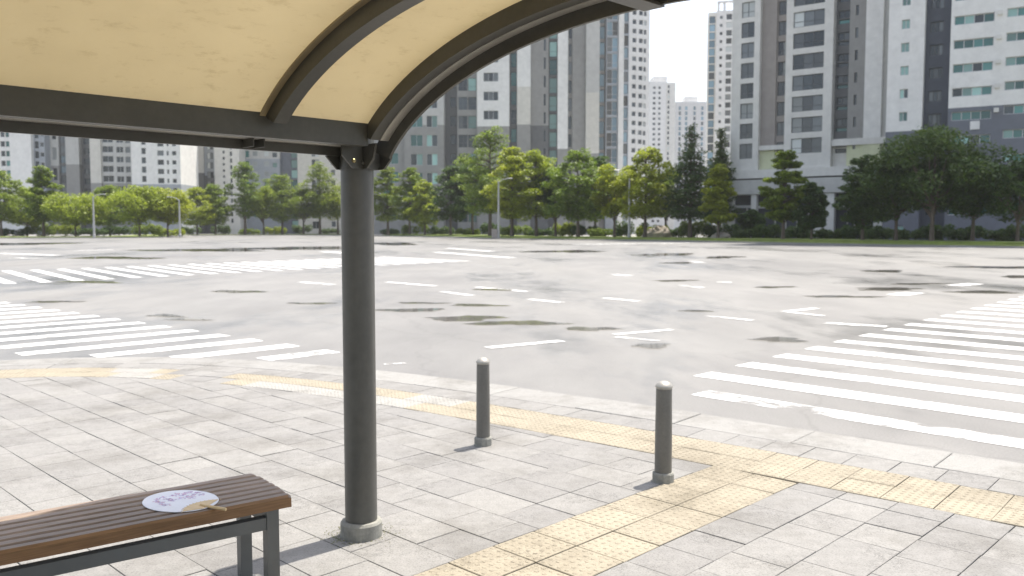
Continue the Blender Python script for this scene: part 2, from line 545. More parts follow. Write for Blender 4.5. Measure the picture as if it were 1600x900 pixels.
def catmull(pts, step):
    out = []
    for i in range(len(pts) - 1):
        p0, p1, p2, p3 = pts[max(i - 1, 0)], pts[i], pts[i + 1], pts[min(i + 2, len(pts) - 1)]
        L = hypot(p2[0] - p1[0], p2[1] - p1[1])
        if L > 8:
            out += [(p1[0] + (p2[0] - p1[0]) * k / 12, p1[1] + (p2[1] - p1[1]) * k / 12) for k in range(12)]
            continue
        n = max(2, int(L / step))
        for k in range(n):
            t = k / n
            out.append(tuple(0.5 * (2 * p1[a] + (p2[a] - p0[a]) * t + (2 * p0[a] - 5 * p1[a] + 4 * p2[a] - p3[a]) * t * t
                                    + (3 * p1[a] - p0[a] - 3 * p2[a] + p3[a]) * t ** 3) for a in (0, 1)))
    out.append(pts[-1])
    return out

KC = catmull(KP, 0.1)
_a = np.array(KC)
_s = np.concatenate([[0], np.cumsum(np.linalg.norm(np.diff(_a, axis=0), axis=1))])
_u = np.arange(0, _s[-1], 0.1)
KA = np.stack([np.interp(_u, _s, _a[:, 0]), np.interp(_u, _s, _a[:, 1])], 1)
for _k in range(3):                                # ease the joints of the spline pieces
    _p = np.pad(KA, ((8, 8), (0, 0)), mode='reflect', reflect_type='odd')
    KA = np.stack([np.convolve(_p[:, i], np.ones(17) / 17, 'valid') for i in (0, 1)], 1)
KT = np.gradient(KA, axis=0)
KT /= np.linalg.norm(KT, axis=1)[:, None]
KN = np.stack([-KT[:, 1], KT[:, 0]], 1)          # points to the pavement side
if KN[len(KN) // 2, 0] > 0:
    KN = -KN
KS = np.concatenate([[0], np.cumsum(np.linalg.norm(np.diff(KA, axis=0), axis=1))])

def kerb_at(s, off):
    u = np.interp(s, KS, KA[:, 0]); v = np.interp(s, KS, KA[:, 1])
    nu = np.interp(s, KS, KN[:, 0]); nv = np.interp(s, KS, KN[:, 1])
    l = hypot(nu, nv)
    return (u + nu / l * off, v + nv / l * off)

def kerb_off(u, v):
    d = KA - np.array([u, v])
    i = int(np.argmin((d ** 2).sum(1)))
    return float(-(d[i] @ KN[i])), i

# terrain under everything, to the horizon
tb = MB()
tb.face([(-3000, -400, -0.30), (3000, -400, -0.30), (3000, 5000, -0.30), (-3000, 5000, -0.30)])
structure(put('terrain', tb.mesh('terrain', M['earth'])))

rb = MB()
nx, ny = 40, 60
def road_pt(i, j):
    x = -320 + 640 * i / nx
    y = -40 + 420 * j / ny
    return (x, y, 0)
for i in range(nx):
    for j in range(ny):
        rb.face([road_pt(i, j), road_pt(i + 1, j), road_pt(i + 1, j + 1), road_pt(i, j + 1)])
road = structure(put('road', rb.mesh('road', M['asphalt']), None, (0, 0, ROAD_Z), 0))
# children of the road are laid in pavement coordinates
mark_root_rz = SITE

def stripe(u0, v0, u1, v1, w, mat='paint', name='painted_line', z=0.004, ragged=0.015):
    d = Vector((u1 - u0, v1 - v0)); L = d.length; d.normalize(); n = Vector((-d.y, d.x)) * (w / 2)
    k = max(2, int(L / 0.5))
    b = MB()
    a = [(u0 + d.x * L * i / k + n.x * (1 + RND.uniform(-1, 1) * ragged * 3), v0 + d.y * L * i / k + n.y * (1 + RND.uniform(-1, 1) * ragged * 3), 0) for i in range(k + 1)]
    c = [(u0 + d.x * L * i / k - n.x * (1 + RND.uniform(-1, 1) * ragged * 3), v0 + d.y * L * i / k - n.y * (1 + RND.uniform(-1, 1) * ragged * 3), 0) for i in range(k + 1)]
    for i in range(k):
        b.face([c[i], c[i + 1], a[i + 1], a[i]])
    return put(name, b.mesh(name, M[mat]), road, (0, 0, z), mark_root_rz)

# right crosswalk: bars along v, walking away along u
u = 7.42
k = 0
while u < 62:
    ve = 5.22 + 0.036 * (u - 8.3)
    stripe(u, ve - (0.55 if k == 0 else 0.0), u - 0.10, -0.6, 0.39 if k else 0.34, 'paint_worn' if k == 0 else 'paint', 'crosswalk_stripe')
    u += 0.98 if u < 12.5 else 1.02
    k += 1
# left crosswalk: bars along u, walking away along v
v = 9.78
k = 0
while v < 34:
    ue = 6.45 - 0.065 * (v - 10.5)
    us = 3.42 - 0.05 * (v - 12.5)
    if k == 0: us = 5.45
    if k == 1: us = 4.72
    if k == 2: us = 4.05
    stripe(us, v - 0.02 * (k > 2), ue, v, 0.36, 'paint_worn' if k == 0 else 'paint', 'crosswalk_stripe')
    v += 0.90
    k += 1
# far crosswalk
u = 2.8
k = 0
while u < 30:
    stripe(u, 28.9 + 0.17 * max(0, u - 9), u + 1.3, 38.0 + 0.19 * max(0, u - 11), 0.34, 'paint', 'crosswalk_stripe')
    u += 1.0
    k += 1
# lane dashes, arrows, stop lines
for (a, b, w, mt) in [((762, 544), (878, 533), 0.20, 'paint'), ((828, 468), (878, 473), 0.22, 'paint'), ((944, 466), (998, 471), 0.22, 'paint'),
                      ((690, 456), (738, 462), 0.22, 'paint'), ((745, 449), (825, 456), 0.26, 'paint'), ((605, 441), (680, 447), 0.26, 'paint'),
                      ((1105, 494), (1176, 501), 0.16, 'paint_worn'), ((960, 523), (1050, 515.5), 0.16, 'paint'), ((962, 527), (1030, 533), 0.13, 'paint_worn'),
                      ((1225, 487.5), (1275, 482), 0.2, 'paint'), ((1232, 488), (1287, 494), 0.14, 'paint'), ((1400, 461.5), (1430, 457.5), 0.5, 'paint'),
                      ((1490, 446.5), (1525, 443.5), 0.5, 'paint'), ((470, 441), (520, 445), 0.3, 'paint'), ((600, 570), (634, 568), 0.07, 'paint_worn'),
                      ((1290, 505), (1385, 511), 0.28, 'paint_worn'), ((680, 394), (800, 403), 0.7, 'paint'), ((700, 388), (770, 393), 0.7, 'paint'),
                      ((1120, 441), (1143, 441.5), 0.3, 'paint'), ((1065, 446), (1100, 450), 0.3, 'paint_worn'), ((1080, 408), (1100, 411), 0.5, 'paint_worn'),
                      ((960, 429), (985, 431), 0.4, 'paint'), ((0, 396), (90, 399), 0.8, 'paint'), ((20, 403), (60, 404), 0.6, 'paint_worn'), ((140, 401), (165, 402), 0.8, 'paint'),
                      ((120, 392), (180, 390), 0.8, 'paint_worn'), ((380, 388), (500, 390), 0.9, 'paint'), ((505, 393), (545, 396), 0.8, 'paint'), ((1180, 600), (1215, 596), 0.05, 'paint_worn'),
                      ((1440, 384.2), (1530, 387.6), 1.2, 'paint_worn'), ((900, 382), (1080, 379.5), 2.2, 'paint_worn')]:
    p, q = guv(*a, ROAD_Z), guv(*b, ROAD_Z)
    stripe(p[0], p[1], q[0], q[1], w, mt, 'painted_line', 0.007)

# puddles left from rain
def puddle(px0, px1, py, ry, seed):
    r = random.Random(seed)
    (u0, v0), (u1, v1) = guv(px0, py, ROAD_Z), guv(px1, py, ROAD_Z)
    ax = Vector((u1 - u0, v1 - v0)); L = ax.length / 2; ax.normalize()
    a0, a1 = guv((px0 + px1) / 2, py - ry, ROAD_Z), guv((px0 + px1) / 2, py + ry, ROAD_Z)
    ay = Vector((a0[0] - a1[0], a0[1] - a1[1])); D = ay.length / 2; ay.normalize()
    c = Vector(((u0 + u1) / 2, (v0 + v1) / 2))
    n = 48
    ph = [r.uniform(0, 6.28) for _ in range(6)]
    pts = []
    for k in range(n):
        a = 2 * pi * k / n
        w = 1 + 0.22 * sin(2 * a + ph[0]) + 0.17 * sin(3 * a + ph[1]) + 0.11 * sin(5 * a + ph[2]) + 0.07 * sin(9 * a + ph[3]) + 0.05 * sin(14 * a + ph[4])
        q = c + ax * (L * w * cos(a)) + ay * (D * w * sin(a))
        pts.append((q.x, q.y, 0))
    pts = ccw(pts)
    b = MB()
    cc = (c.x, c.y)
    rings = (1.12, 0.82, 0.5)
    for q in rings:
        b.v += [(cc[0] + (p[0] - cc[0]) * q, cc[1] + (p[1] - cc[1]) * q, 0) for p in pts]
    b.v.append((cc[0], cc[1], 0))
    for l in range(2):
        for k in range(n):
            k2 = (k + 1) % n
            b.f.append((l * n + k, l * n + k2, (l + 1) * n + k2, (l + 1) * n + k)); b.m.append(0)
    for k in range(n):
        b.f.append((2 * n + k, 2 * n + (k + 1) % n, 3 * n)); b.m.append(0)
    me = b.mesh('puddle', M['water'])
    at = me.attributes.new('depth', 'FLOAT', 'POINT')
    at.data.foreach_set('value', [0.0] * n + [0.75] * n + [1.0] * (n + 1))
    o = put('puddle', me, None, (0, 0, ROAD_Z + 0.010 + 0.0006 * (seed % 7)), SITE)
    return structure(o)
sd_ = 1
for (x0, x1, y, ry) in [(597, 690, 485, 3.2), (668, 785, 498, 4.2), (745, 872, 505.5, 4.2), (888, 962, 514.5, 3.6), (1172, 1262, 531.5, 3.6), (985, 1052, 541, 3.4),
                        (335, 412, 456, 2.2), (455, 520, 474.5, 1.6), (620, 700, 474, 1.4), (700, 790, 477.5, 1.8), (740, 800, 453, 1.6), (1062, 1112, 486.5, 1.2),
                        (235, 400, 391, 2.6), (380, 545, 388, 3.0), (-60, 120, 381, 1.6), (120, 235, 403, 2.4), (100, 190, 441, 1.8),
                        (830, 940, 393, 2.2), (560, 660, 381, 1.8), (990, 1090, 398, 2.0), (1040, 1080, 411, 1.5), (1100, 1160, 402, 1.8), (1020, 1090, 439, 1.2),
                        (1340, 1420, 424, 1.6), (1500, 1620, 418, 2.2), (1330, 1450, 452, 2.2), (1470, 1600, 457, 2.0),
                        (1180, 1240, 449, 1.5), (1560, 1640, 433, 2.0), (1250, 1380, 464, 1.6), (1390, 1480, 444, 1.2), (40, 120, 472, 1.6), (230, 290, 494, 2.2), (260, 330, 500, 1.4)]:
    puddle(x0, x1, y, ry, sd_)
    sd_ += 1

# ------------------------------------------------------------------ near pavement
pv = MB()
inner = [kerb_at(s, 0.30) for s in np.linspace(0, KS[-1], 400)]
poly = [(p[0], p[1], -0.022) for p in inner] + [(-70, -60, -0.022)]
pv.face(poly)
pm = pv.mesh('pavement', M['bed'])
if pm.polygons[0].normal.z < 0:
    pm.flip_normals()
pavement = structure(put('pavement', pm, None, (0, 0, 0), SITE))

kerb = structure(put('kerb', None, None, (0, 0, 0), SITE))
s_mid = float(KS[int(np.argmin(np.abs(KA[:, 1] - 4)))])
SV0, SV1 = s_mid - 9.0, s_mid + 18.0             # the stretch of kerb the photograph shows
def arc_piece(s0, s1, o0, o1, n=4):
    ss = [s0 + (s1 - s0) * i / n for i in range(n + 1)]
    return [kerb_at(s, o0) for s in ss] + [kerb_at(s, o1) for s in reversed(ss)]
s = SV0
while s < SV1:
    b = MB()
    b.prism(ccw(arc_piece(s + 0.003, s + 0.997, 0.0, 0.50)), -0.2, 0.002 + RND.uniform(-0.003, 0.003), 0, 0.006)
    put('kerb_stone', b.mesh('kerb_stone', M['kerb']), kerb)
    s += 1.0
for (a, c) in ((0.5, SV0), (SV1, KS[-1] - 0.5)):
    b = MB()
    for q in np.arange(a, c - 0.01, 4.0):
        b.prism(ccw(arc_piece(q, min(q + 3.99, c), 0.0, 0.50, 2)), -0.2, 0.002)
    o = put('kerb_run', b.mesh('kerb_run', M['kerb']), kerb)
    o['kind'] = 'stuff'

# tactile tiles: a slab with flat-topped studs
def tactile_mesh(w, d, matname, nm):
    b = MB()
    b.box(-w / 2, w / 2, -d / 2, d / 2, -0.02, 0.0, 0, 0.003)
    for i in range(6):
        for j in range(6):
            x = -w / 2 + w * (i + 0.5) / 6; y = -d / 2 + d * (j + 0.5) / 6
            r0, r1 = 0.014, 0.009
            q = len(b.v)
            b.v += [(x + r0 * cos(a), y + r0 * sin(a), 0.0) for a in (0, pi / 3, 2 * pi / 3, pi, 4 * pi / 3, 5 * pi / 3)]
            b.v += [(x + r1 * cos(a), y + r1 * sin(a), 0.0034) for a in (0, pi / 3, 2 * pi / 3, pi, 4 * pi / 3, 5 * pi / 3)]
            for k in range(6):
                b.f.append((q + k, q + (k + 1) % 6, q + 6 + (k + 1) % 6, q + 6 + k)); b.m.append(0)
            b.f.append(tuple(q + 6 + k for k in range(6))); b.m.append(0)
    return b.mesh(nm, M[matname])
TM = tactile_mesh(0.293, 0.293, 'tactile', 'tactile_tile')
TMP = tactile_mesh(0.293, 0.293, 'tactile_pale', 'tactile_tile')
G = 0.30
PATH0, PATH1 = 2.44, 3.04
def seat(name, me, u, v, rz, z=0.0, tilt=0.006):
    o = put(name, me, pavement, (u, v, z + RND.uniform(-0.0018, 0.0018)), 0)
    o.rotation_euler = (RND.uniform(-tilt, tilt), RND.uniform(-tilt, tilt), rz + RND.uniform(-0.004, 0.004))
    return o
# path
u = 1.60
while True:
    off, _ = kerb_off(u, 2.74)
    if off < 1.43 + 0.1:
        break
    for v in (PATH0 + 0.15, PATH1 - 0.15):
        seat('tactile_tile', TM, u, v, 0, 0.001)
    u += G
# strip along the kerb
s = s_mid - 6.0
while s < s_mid + 15.0:
    for o_ in (0.985, 1.285):
        p, q = kerb_at(s, o_), kerb_at(s + 0.01, o_)
        rz = math.atan2(q[1] - p[1], q[0] - p[0])
        px = to_px(p[0], p[1])
        pale = px is not None and ((380 < px[0] < 640 and o_ > 1.1) or 180 < px[0] < 235 or 640 < px[0] < 735 and o_ < 1.1)
        grey = px is not None and (270 < px[0] < 350 or (350 < px[0] < 470 and o_ > 1.1 and px[0] < 372))
        if grey:
            continue
        seat('tactile_tile', TMP if pale else TM, p[0], p[1], rz, 0.001)
    s += G
# pavers
PAVE = []
def add_paver(poly):
    c = (sum(p[0] for p in poly) / len(poly), sum(p[1] for p in poly) / len(poly))
    PAVE.append((c, poly))
def clip(poly, pt, n):
    out = []
    for i in range(len(poly)):
        a, b = poly[i], poly[(i + 1) % len(poly)]
        da = (a[0] - pt[0]) * n[0] + (a[1] - pt[1]) * n[1]
        db = (b[0] - pt[0]) * n[0] + (b[1] - pt[1]) * n[1]
        if da >= 0: out.append(a)
        if (da >= 0) != (db >= 0):
            t = da / (da - db)
            out.append((a[0] + (b[0] - a[0]) * t, a[1] + (b[1] - a[1]) * t))
    return out
def try_cell(u0, u1, v0, v1, g=0.0018):
    g1 = g + RND.uniform(0, 0.0015)
    poly = [(u0 + g1, v0 + g), (u1 - g, v0 + g1), (u1 - g1, v1 - g), (u0 + g, v1 - g1)]
    offs = [kerb_off(*p) for p in poly]
    if max(o[0] for o in offs) < 1.44:
        return
    if min(o[0] for o in offs) < 1.44:
        i = offs[0][1]
        pt = KA[i] + KN[i] * 1.442
        poly = clip(poly, pt, KN[i])
        if len(poly) < 3:
            return
    add_paver(poly)
# right of the path: courses run along u, joints staggered
row = 0
v = PATH0
while v > -2.4:
    st = RND.choice((0.0, 0.15, 0.08, 0.22))
    u = 0.2 + st
    while u < 6.6:
        L = RND.choice((0.30, 0.30, 0.30, 0.45))
        try_cell(u, u + L, v - G, v)
        u += L
    v -= G
# left of the path: courses run along v
u = -3.6
while u < 6.4:
    v = PATH1 + RND.choice((0.0, -0.15, -0.07))
    first = True
    while v < 12.4:
        L = RND.choice((0.30, 0.30, 0.45))
        try_cell(u, u + G, max(v, PATH1), v + L)
        v += L
    u += G
# cut stones between kerb and tactile strip
s = s_mid - 6.0
while s < s_mid + 15.5:
    add_paver(ccw(arc_piece(s + 0.003, s + 0.297, 0.506, 0.828, 1)))
    s += G
s = s_mid - 6.0
while s < s_mid + 15.0:
    p = to_px(*kerb_at(s, 1.13))
    for o_ in (0.985, 1.285):
        p = to_px(*kerb_at(s, o_))
        if p is not None and (270 < p[0] < 350 or (350 < p[0] < 372 and o_ > 1.1)):
            add_paver(ccw(arc_piece(s - 0.146, s + 0.146, o_ - 0.146, o_ + 0.146, 1)))
    s += G
vis, rest = [], []
for c, poly in PAVE:
    p = to_px(*c)
    if p and -40 < p[0] < 1640 and 540 < p[1] < 940:
        vis.append((hypot(*c), c, poly))
    else:
        rest.append((c, poly))
vis.sort(key=lambda t: t[0])
def tone():
    return RND.uniform(-0.0022, 0.0022)
for d, c, poly in vis[:300]:
    b = MB()
    b.prism(ccw([(p[0] - c[0], p[1] - c[1]) for p in poly]), -0.02, 0.0, 0, 0.0025)
    seat('paver', b.mesh('paver', M['paver']), c[0], c[1], 0)
b = MB()
for c, poly in [(t[1], t[2]) for t in vis[300:]] + rest:
    b.prism(ccw(poly), -0.02, tone(), 0, 0.0025)
o = put('paver_field', b.mesh('paver_field', M['paver']), pavement)
o['kind'] = 'stuff'

# ================================================================== bus shelter
PU, PV = 2.579, 3.643
sh = thing('bus_shelter', 'dark steel bus shelter with round post and curved translucent yellow canopy', 'bus shelter', W(PU, PV), SITE)
def S(u, v, z):                      # pavement coordinates -> shelter-local
    return (u - PU, v - PV, z)
EV, EZ, EA, EB = 1.9, 1.737, 1.6, 0.675
def arc(t, off):                     # canopy ellipse in the v-z plane
    return (EV + (EA + off) * sin(t), EZ + (EB + off) * cos(t))
def t_at_v(v, off):
    return math.asin(max(-1, min(1, (v - EV) / (EA + off))))
V_END = 1.15
def rib(u0, u1, o0, o1, name, mat, t1_off=None, z_low=None, n=40, v_end=V_END, parent=None):
    b = MB()
    tA, tB = t_at_v(v_end, o0), 1.50
    prev = None
    for i in range(n + 1):
        t = tA + (tB - tA) * i / n
        a, c = arc(t, o0), arc(t, o1)
        if z_low and a[1] < z_low:
            break
        q = [S(u0, a[0], a[1]), S(u1, a[0], a[1]), S(u1, c[0], c[1]), S(u0, c[0], c[1])]
        k = len(b.v); b.v += q
        if prev is not None:
            for j in range(4):
                j2 = (j + 1) % 4
                b.f.append((prev + j, prev + j2, k + j2, k + j)); b.m.append(0)
        else:
            b.f.append((k, k + 3, k + 2, k + 1)); b.m.append(0)
        prev = k
    b.f.append((prev, prev + 1, prev + 2, prev + 3)); b.m.append(0)
    o = put(name, b.mesh(name, mat), parent or sh)
    smooth_by_angle(o, 40)
    return o
U_L, U_R = -2.6, PU
# post, collar, concrete foot
b = MB()
b.lathe([(0.083, 0.02), (0.083, 1.985)], 40)
post = put('post', b.mesh('post', M['paint_post']), sh); smooth_by_angle(post)
b = MB()
b.lathe([(0.108, -0.02), (0.108, 0.072), (0.100, 0.084), (0.086, 0.086)], 36)
put('post_base', b.mesh('post_base', M['concrete']), post); smooth_by_angle(bpy.data.objects[-1] if False else post)
# second post further along, outside the picture
b = MB(); b.lathe([(0.083, 0.02), (0.083, 1.985)], 28)
o = put('post', b.mesh('post', M['paint_post']), sh, S(U_L + 0.2, PV, 0)); smooth_by_angle(o)
b = MB(); b.lathe([(0.108, -0.02), (0.108, 0.072), (0.100, 0.084), (0.086, 0.086)], 28)
put('post_base', b.mesh('post_base', M['concrete']), o)
# eaves beam: inner beam, strip under it paled for ground bounce, outer fascia
def beam(name, v0, v1, z0, z1, mat, u0=U_L, u1=U_R - 0.08):
    b = MB()
    p = S(u0, v0, 0); q = S(u1, v1, 0)
    b.box(p[0], q[0], p[1], q[1], z0, z1, 0)
    return put(name, b.mesh(name, mat), sh)
beam('eaves_beam', 3.435, 3.50, 2.002, 2.118, M['paint_dark'])
beam('gutter', 3.502, 3.655, 2.010, 2.018, M['alu'])
beam('sun_gap_plate', 3.502, 3.655, 2.098, 2.108, M['paint_dark'])  # unseen plate added to keep a sun streak off the bench
beam('fascia', 3.658, 3.676, 1.966, 2.112, M['paint_dark'], U_L, U_R + 0.0)
# end rib the same way, curved
rib(U_R - 0.085, U_R - 0.030, 0.052, 0.125, 'end_rib', M['paint_dark'], z_low=2.02)
rib(U_R - 0.028, U_R + 0.022, 0.050, 0.070, 'bounce_strip', M['alu'], z_low=2.0)
rib(U_R + 0.024, U_R + 0.040, -0.008, 0.120, 'end_fascia', M['paint_dark'], z_low=1.94)
# rib between the two panels in view, and those further along
RU = [1.985, 0.60, -0.70, -2.0]
for ru in RU:
    rr = rib(ru - 0.033, ru + 0.033, 0.045, 0.118, 'rib', M['paint_dark'], z_low=2.045)
    rib(ru - 0.062, ru + 0.062, 0.1185, 0.1245, 'flange', M['flange'], z_low=2.085, parent=rr)
    bk = MB()
    q = S(ru - 0.03, 3.556, 0)
    bk.box(q[0] + 0.0, q[0] + 0.006, q[1] - 0.002, q[1] + 0.098, 1.972, 2.0095)
    bk.box(q[0] + 0.054, q[0] + 0.06, q[1] - 0.002, q[1] + 0.098, 1.972, 2.0095)
    put('hanger', bk.mesh('hanger', M['paint_dark']), sh)
# canopy sheets
edges = [U_R + 0.02] + RU + [U_L]
for i in range(len(edges) - 1):
    rib(edges[i + 1] + 0.004, edges[i] - 0.004, 0.1255, 0.1315, 'canopy_panel', M['canopy'], z_low=2.10, n=90)
# purlins crossing under the ribs, front edge beam
for vv, uu in ((1.86, U_R + 0.05), (V_END + 0.03, U_R + 0.05)):
    zc = arc(t_at_v(vv, 0.0), 0.0)[1]
    b = MB()
    p, q = S(U_L, vv - 0.045, 0), S(uu, vv + 0.045, 0)
    b.box(p[0], q[0], p[1], q[1], zc - 0.014, zc - 0.002)
    b.box(p[0], q[0], p[1] + 0.03, q[1] - 0.03, zc - 0.0015, zc + 0.04)
    put('purlin', b.mesh('purlin', M['paint_dark']), sh)
# head bracket with bolts
b = MB()
def plate(pts, u0, u1, along='u'):
    # polygon in (v,z), thickness u0..u1
    k = len(b.v); n = len(pts)
    if along == 'u':
        b.v += [S(u0, a, z) for a, z in pts] + [S(u1, a, z) for a, z in pts]
    else:
        b.v += [S(a, u0, z) for a, z in pts] + [S(a, u1, z) for a, z in pts]
    b.f.append(tuple(k + i for i in range(n))); b.m.append(0)
    b.f.append(tuple(k + n + i for i in reversed(range(n)))); b.m.append(0)
    for i in range(n):
        j = (i + 1) % n
        b.f.append((k + i, k + n + i, k + n + j, k + j)); b.m.append(0)
for vv in (PV - 0.092, PV + 0.045):
    plate([(PU - 0.15, 2.02), (PU - 0.15, 1.962), (PU - 0.088, 1.90), (PU + 0.06, 1.90), (PU + 0.11, 1.955), (PU + 0.115, 2.02)], vv, vv + 0.012, 'v')
for uu in (PU - 0.03, PU + 0.075):
    plate([(PV + 0.09, 2.02), (PV + 0.09, 1.93), (PV + 0.05, 1.90), (PV - 0.12, 1.90), (PV - 0.175, 1.945), (PV - 0.20, 2.02)], uu, uu + 0.012, 'u')
hb = put('head_bracket', b.mesh('head_bracket', M['paint_dark']), sh)
b = MB(); b.lathe([(0.087, 1.90), (0.087, 2.055)], 24)
o = put('cap_sleeve', b.mesh('cap_sleeve', M['paint_dark']), hb); smooth_by_angle(o)
for (bu, bz, mt) in ((PU - 0.085, 1.938, 'brass'), (PU - 0.015, 1.955, 'paint_post'), (PU - 0.028, 1.930, 'paint_post')):
    bb = MB(); bb.lathe([(0.011, 0.0), (0.011, 0.006), (0.006, 0.010)], 8)
    o = put('bolt', bb.mesh('bolt', M[mt]), hb, S(bu, PV - 0.0925, bz))
    o.rotation_euler = (pi / 2, 0, 0)
# moss around the foot of the post
mr = random.Random(5)
b = MB()
for k in range(300):
    a = mr.gauss(0, 1.0) + (0.35 if mr.random() < 0.5 else 2.9)
    d = 0.11 + abs(mr.gauss(0, 0.05))
    x, y, r = PU + d * cos(a), PV + d * sin(a), mr.uniform(0.002, 0.006)
    for q in range(3):
        w = mr.uniform(0, 6.28)
        b.face([(x, y, 0), (x + r * cos(w), y + r * sin(w), 0.001), (x + r * 0.6 * cos(w + 0.7), y + r * 0.6 * sin(w + 0.7), r * 0.9)])
o = put('moss', b.mesh('moss', M['moss']), None, (0, 0, 0.0015), SITE)
o['kind'] = 'stuff'
o['label'] = 'thin yellow-green moss around the foot of the shelter post'; o['category'] = 'moss'

# ================================================================== bench
BZ = 0.47
BA = radians(-8.6)
bx, by = 1.962, 3.603                # far corner of the seat
bench = thing('bench', 'slatted brown wooden bench on grey steel legs beside the shelter post', 'bench', W(bx, by), SITE + BA)
BW, BL = 0.425, 1.85
nsl = 7
wsl = (BW - 0.014 * (nsl - 1)) / nsl
for i in range(nsl):
    y1 = -i * (wsl + 0.014); y0 = y1 - wsl
    b = MB()
    last = i == nsl - 1
    nseg = 10
    # board with eased top edges and a slightly rounded end
    prof = [(y0, BZ - 0.032), (y1, BZ - 0.032), (y1, BZ - 0.006), (y1 - 0.006, BZ), (y0 + 0.006, BZ), (y0, BZ - 0.006)]
    if last:
        prof = [(y0, BZ - 0.052), (y1, BZ - 0.052), (y1, BZ - 0.006), (y1 - 0.006, BZ), (y0 + 0.010, BZ), (y0, BZ - 0.010)]
    xe = RND.uniform(-0.004, 0.004) - (0.012 if i == 0 else 0)
    k0 = None
    xs = [-BL] + [-BL + (BL - 0.012) * j / nseg for j in range(1, nseg + 1)] + [0.0]
    for j, x in enumerate(xs):
        k = len(b.v)
        sag = 0.0008 * sin(j * 2.1 + i)
        ins = 0.004 if j == len(xs) - 1 else 0.0
        cy, cz = (y0 + y1) / 2, BZ - 0.018
        b.v += [(x + xe * (j > 0), p[0] + (cy - p[0]) * ins * 10 * (1 if p[1] > BZ - 0.02 else 0), p[1] + sag - ins * (1 if p[1] > BZ - 0.02 else 0)) for p in prof]
        if k0 is not None:
            for q in range(6):
                q2 = (q + 1) % 6
                b.f.append((k0 + q, k0 + q2, k + q2, k + q)); b.m.append(0)
        else:
            b.f.append(tuple(k + q for q in reversed(range(6)))); b.m.append(0)
        k0 = k
    b.f.append(tuple(k0 + q for q in range(6))); b.m.append(0)
    me = b.mesh('slat', [M['wood'], M['wood_edge']])
    if last:
        for p_ in me.polygons:
            if p_.normal.y < -0.7 or p_.normal.x > 0.7:
                p_.material_index = 1
    o = put('front_board' if last else 'slat', me, bench)
    if last:
        o['label'] = 'thicker front board with warm brown face'
LEG = 0.052
for x in (-0.055, -BL + 0.11):
    for y in (-0.03, -BW + 0.012 + LEG):
        b = MB()
        b.box(x - LEG, x, y - LEG, y, 0.006, BZ - 0.0535, 0)
        lg = put('leg', b.mesh('leg', M['bench_steel']), bench)
        b = MB()
        b.box(x - LEG - 0.018, x + 0.018, y - LEG - 0.018, y + 0.018, 0.0, 0.006)
        put('foot_plate', b.mesh('foot_plate', M['bench_steel']), lg)
    b = MB()
    b.box(x - LEG + 0.006, x - 0.006, -BW + 0.066, -0.084, BZ - 0.125, BZ - 0.078)
    put('cross_rail', b.mesh('cross_rail', M['bench_steel']), bench)
    b = MB()
    b.box(x - LEG, x, -BW + 0.02, -0.02, BZ - 0.0528, BZ - 0.0325)
    put('slat_bearer', b.mesh('slat_bearer', M['bench_steel']), bench)
for y in (-0.03, -BW + 0.012 + LEG):
    b = MB()
    b.box(-BL + 0.112, -0.055 - LEG - 0.001, y - LEG + 0.004, y - 0.004, BZ - 0.135, BZ - 0.083)
    put('long_rail', b.mesh('long_rail', M['bench_steel']), bench)

# ================================================================== paper hand fan
def fuv(px, py):
    return Vector(guv(px, py, BZ + 0.006))
c0 = (fuv(229, 782) + fuv(334, 779)) / 2
tip, neck = fuv(354, 797), fuv(312, 787)
ax = (tip - neck).normalized()
fan_rz = math.atan2(ax.y, ax.x)
fan_o = fuv(283, 782.5)
fan = thing('hand_fan', 'round white paper hand fan with purple flower print lying on the bench', 'hand fan', W(fan_o.x, fan_o.y, BZ + 0.0015), SITE + fan_rz)
# extents of the blade along and across the handle
def floc(px, py):
    d = fuv(px, py) - fan_o
    return (d.x * cos(fan_rz) + d.y * sin(fan_rz), -d.x * sin(fan_rz) + d.y * cos(fan_rz))
rim_px = [(229, 784), (232, 777), (243, 771), (260, 767), (282, 765), (305, 765.5), (322, 768), (332, 774), (334, 780), (328, 787), (321, 790), (305, 796), (285, 799), (262, 798.5), (243, 795), (232, 790)]
rim = [floc(*p) for p in rim_px]
cx_, cy_ = sum(p[0] for p in rim) / 16, sum(p[1] for p in rim) / 16
RX = max(abs(p[0] - cx_) for p in rim); RY = max(abs(p[1] - cy_) for p in rim)
rim = ccw([(cx_ + RX * cos(2 * pi * k / 40) * 1.0, cy_ + RY * sin(2 * pi * k / 40)) for k in range(40)])
tipL = floc(353, 796.5)
b = MB(); b.prism(rim, 0.0, 0.0022)
blade = put('paper_blade', b.mesh('paper_blade', M['fan_paper']), fan)
b = MB()
b.tube([(p[0], p[1], 0.0015) for p in rim] + [(rim[0][0], rim[0][1], 0.0015)], 0.0016, 5)
put('rim', b.mesh('rim', M['fan_paper']), blade)
b = MB()
hx = cx_ + RX * 0.98
base_r = RX * 0.52
sect = [(hx + 0.0, cy_)] 
sect = [(cx_ + RX * 0.985, cy_ - RY * 0.16)] + [(cx_ + RX * 1.0 - base_r * cos(a), cy_ + base_r * 1.15 * sin(a)) for a in np.linspace(1.25, -1.25, 14)] 
sect = [p for p in sect if ((p[0] - cx_) / RX) ** 2 + ((p[1] - cy_) / RY) ** 2 < 1.02]
b.prism(ccw([(cx_ + RX * 0.99, cy_ + RY * 0.12), (cx_ + RX * 0.99, cy_ - RY * 0.12)] + sect[::-1] if False else sect), 0.0024, 0.0036)
hd = put('bamboo_base', b.mesh('bamboo_base', M['bamboo']), fan)
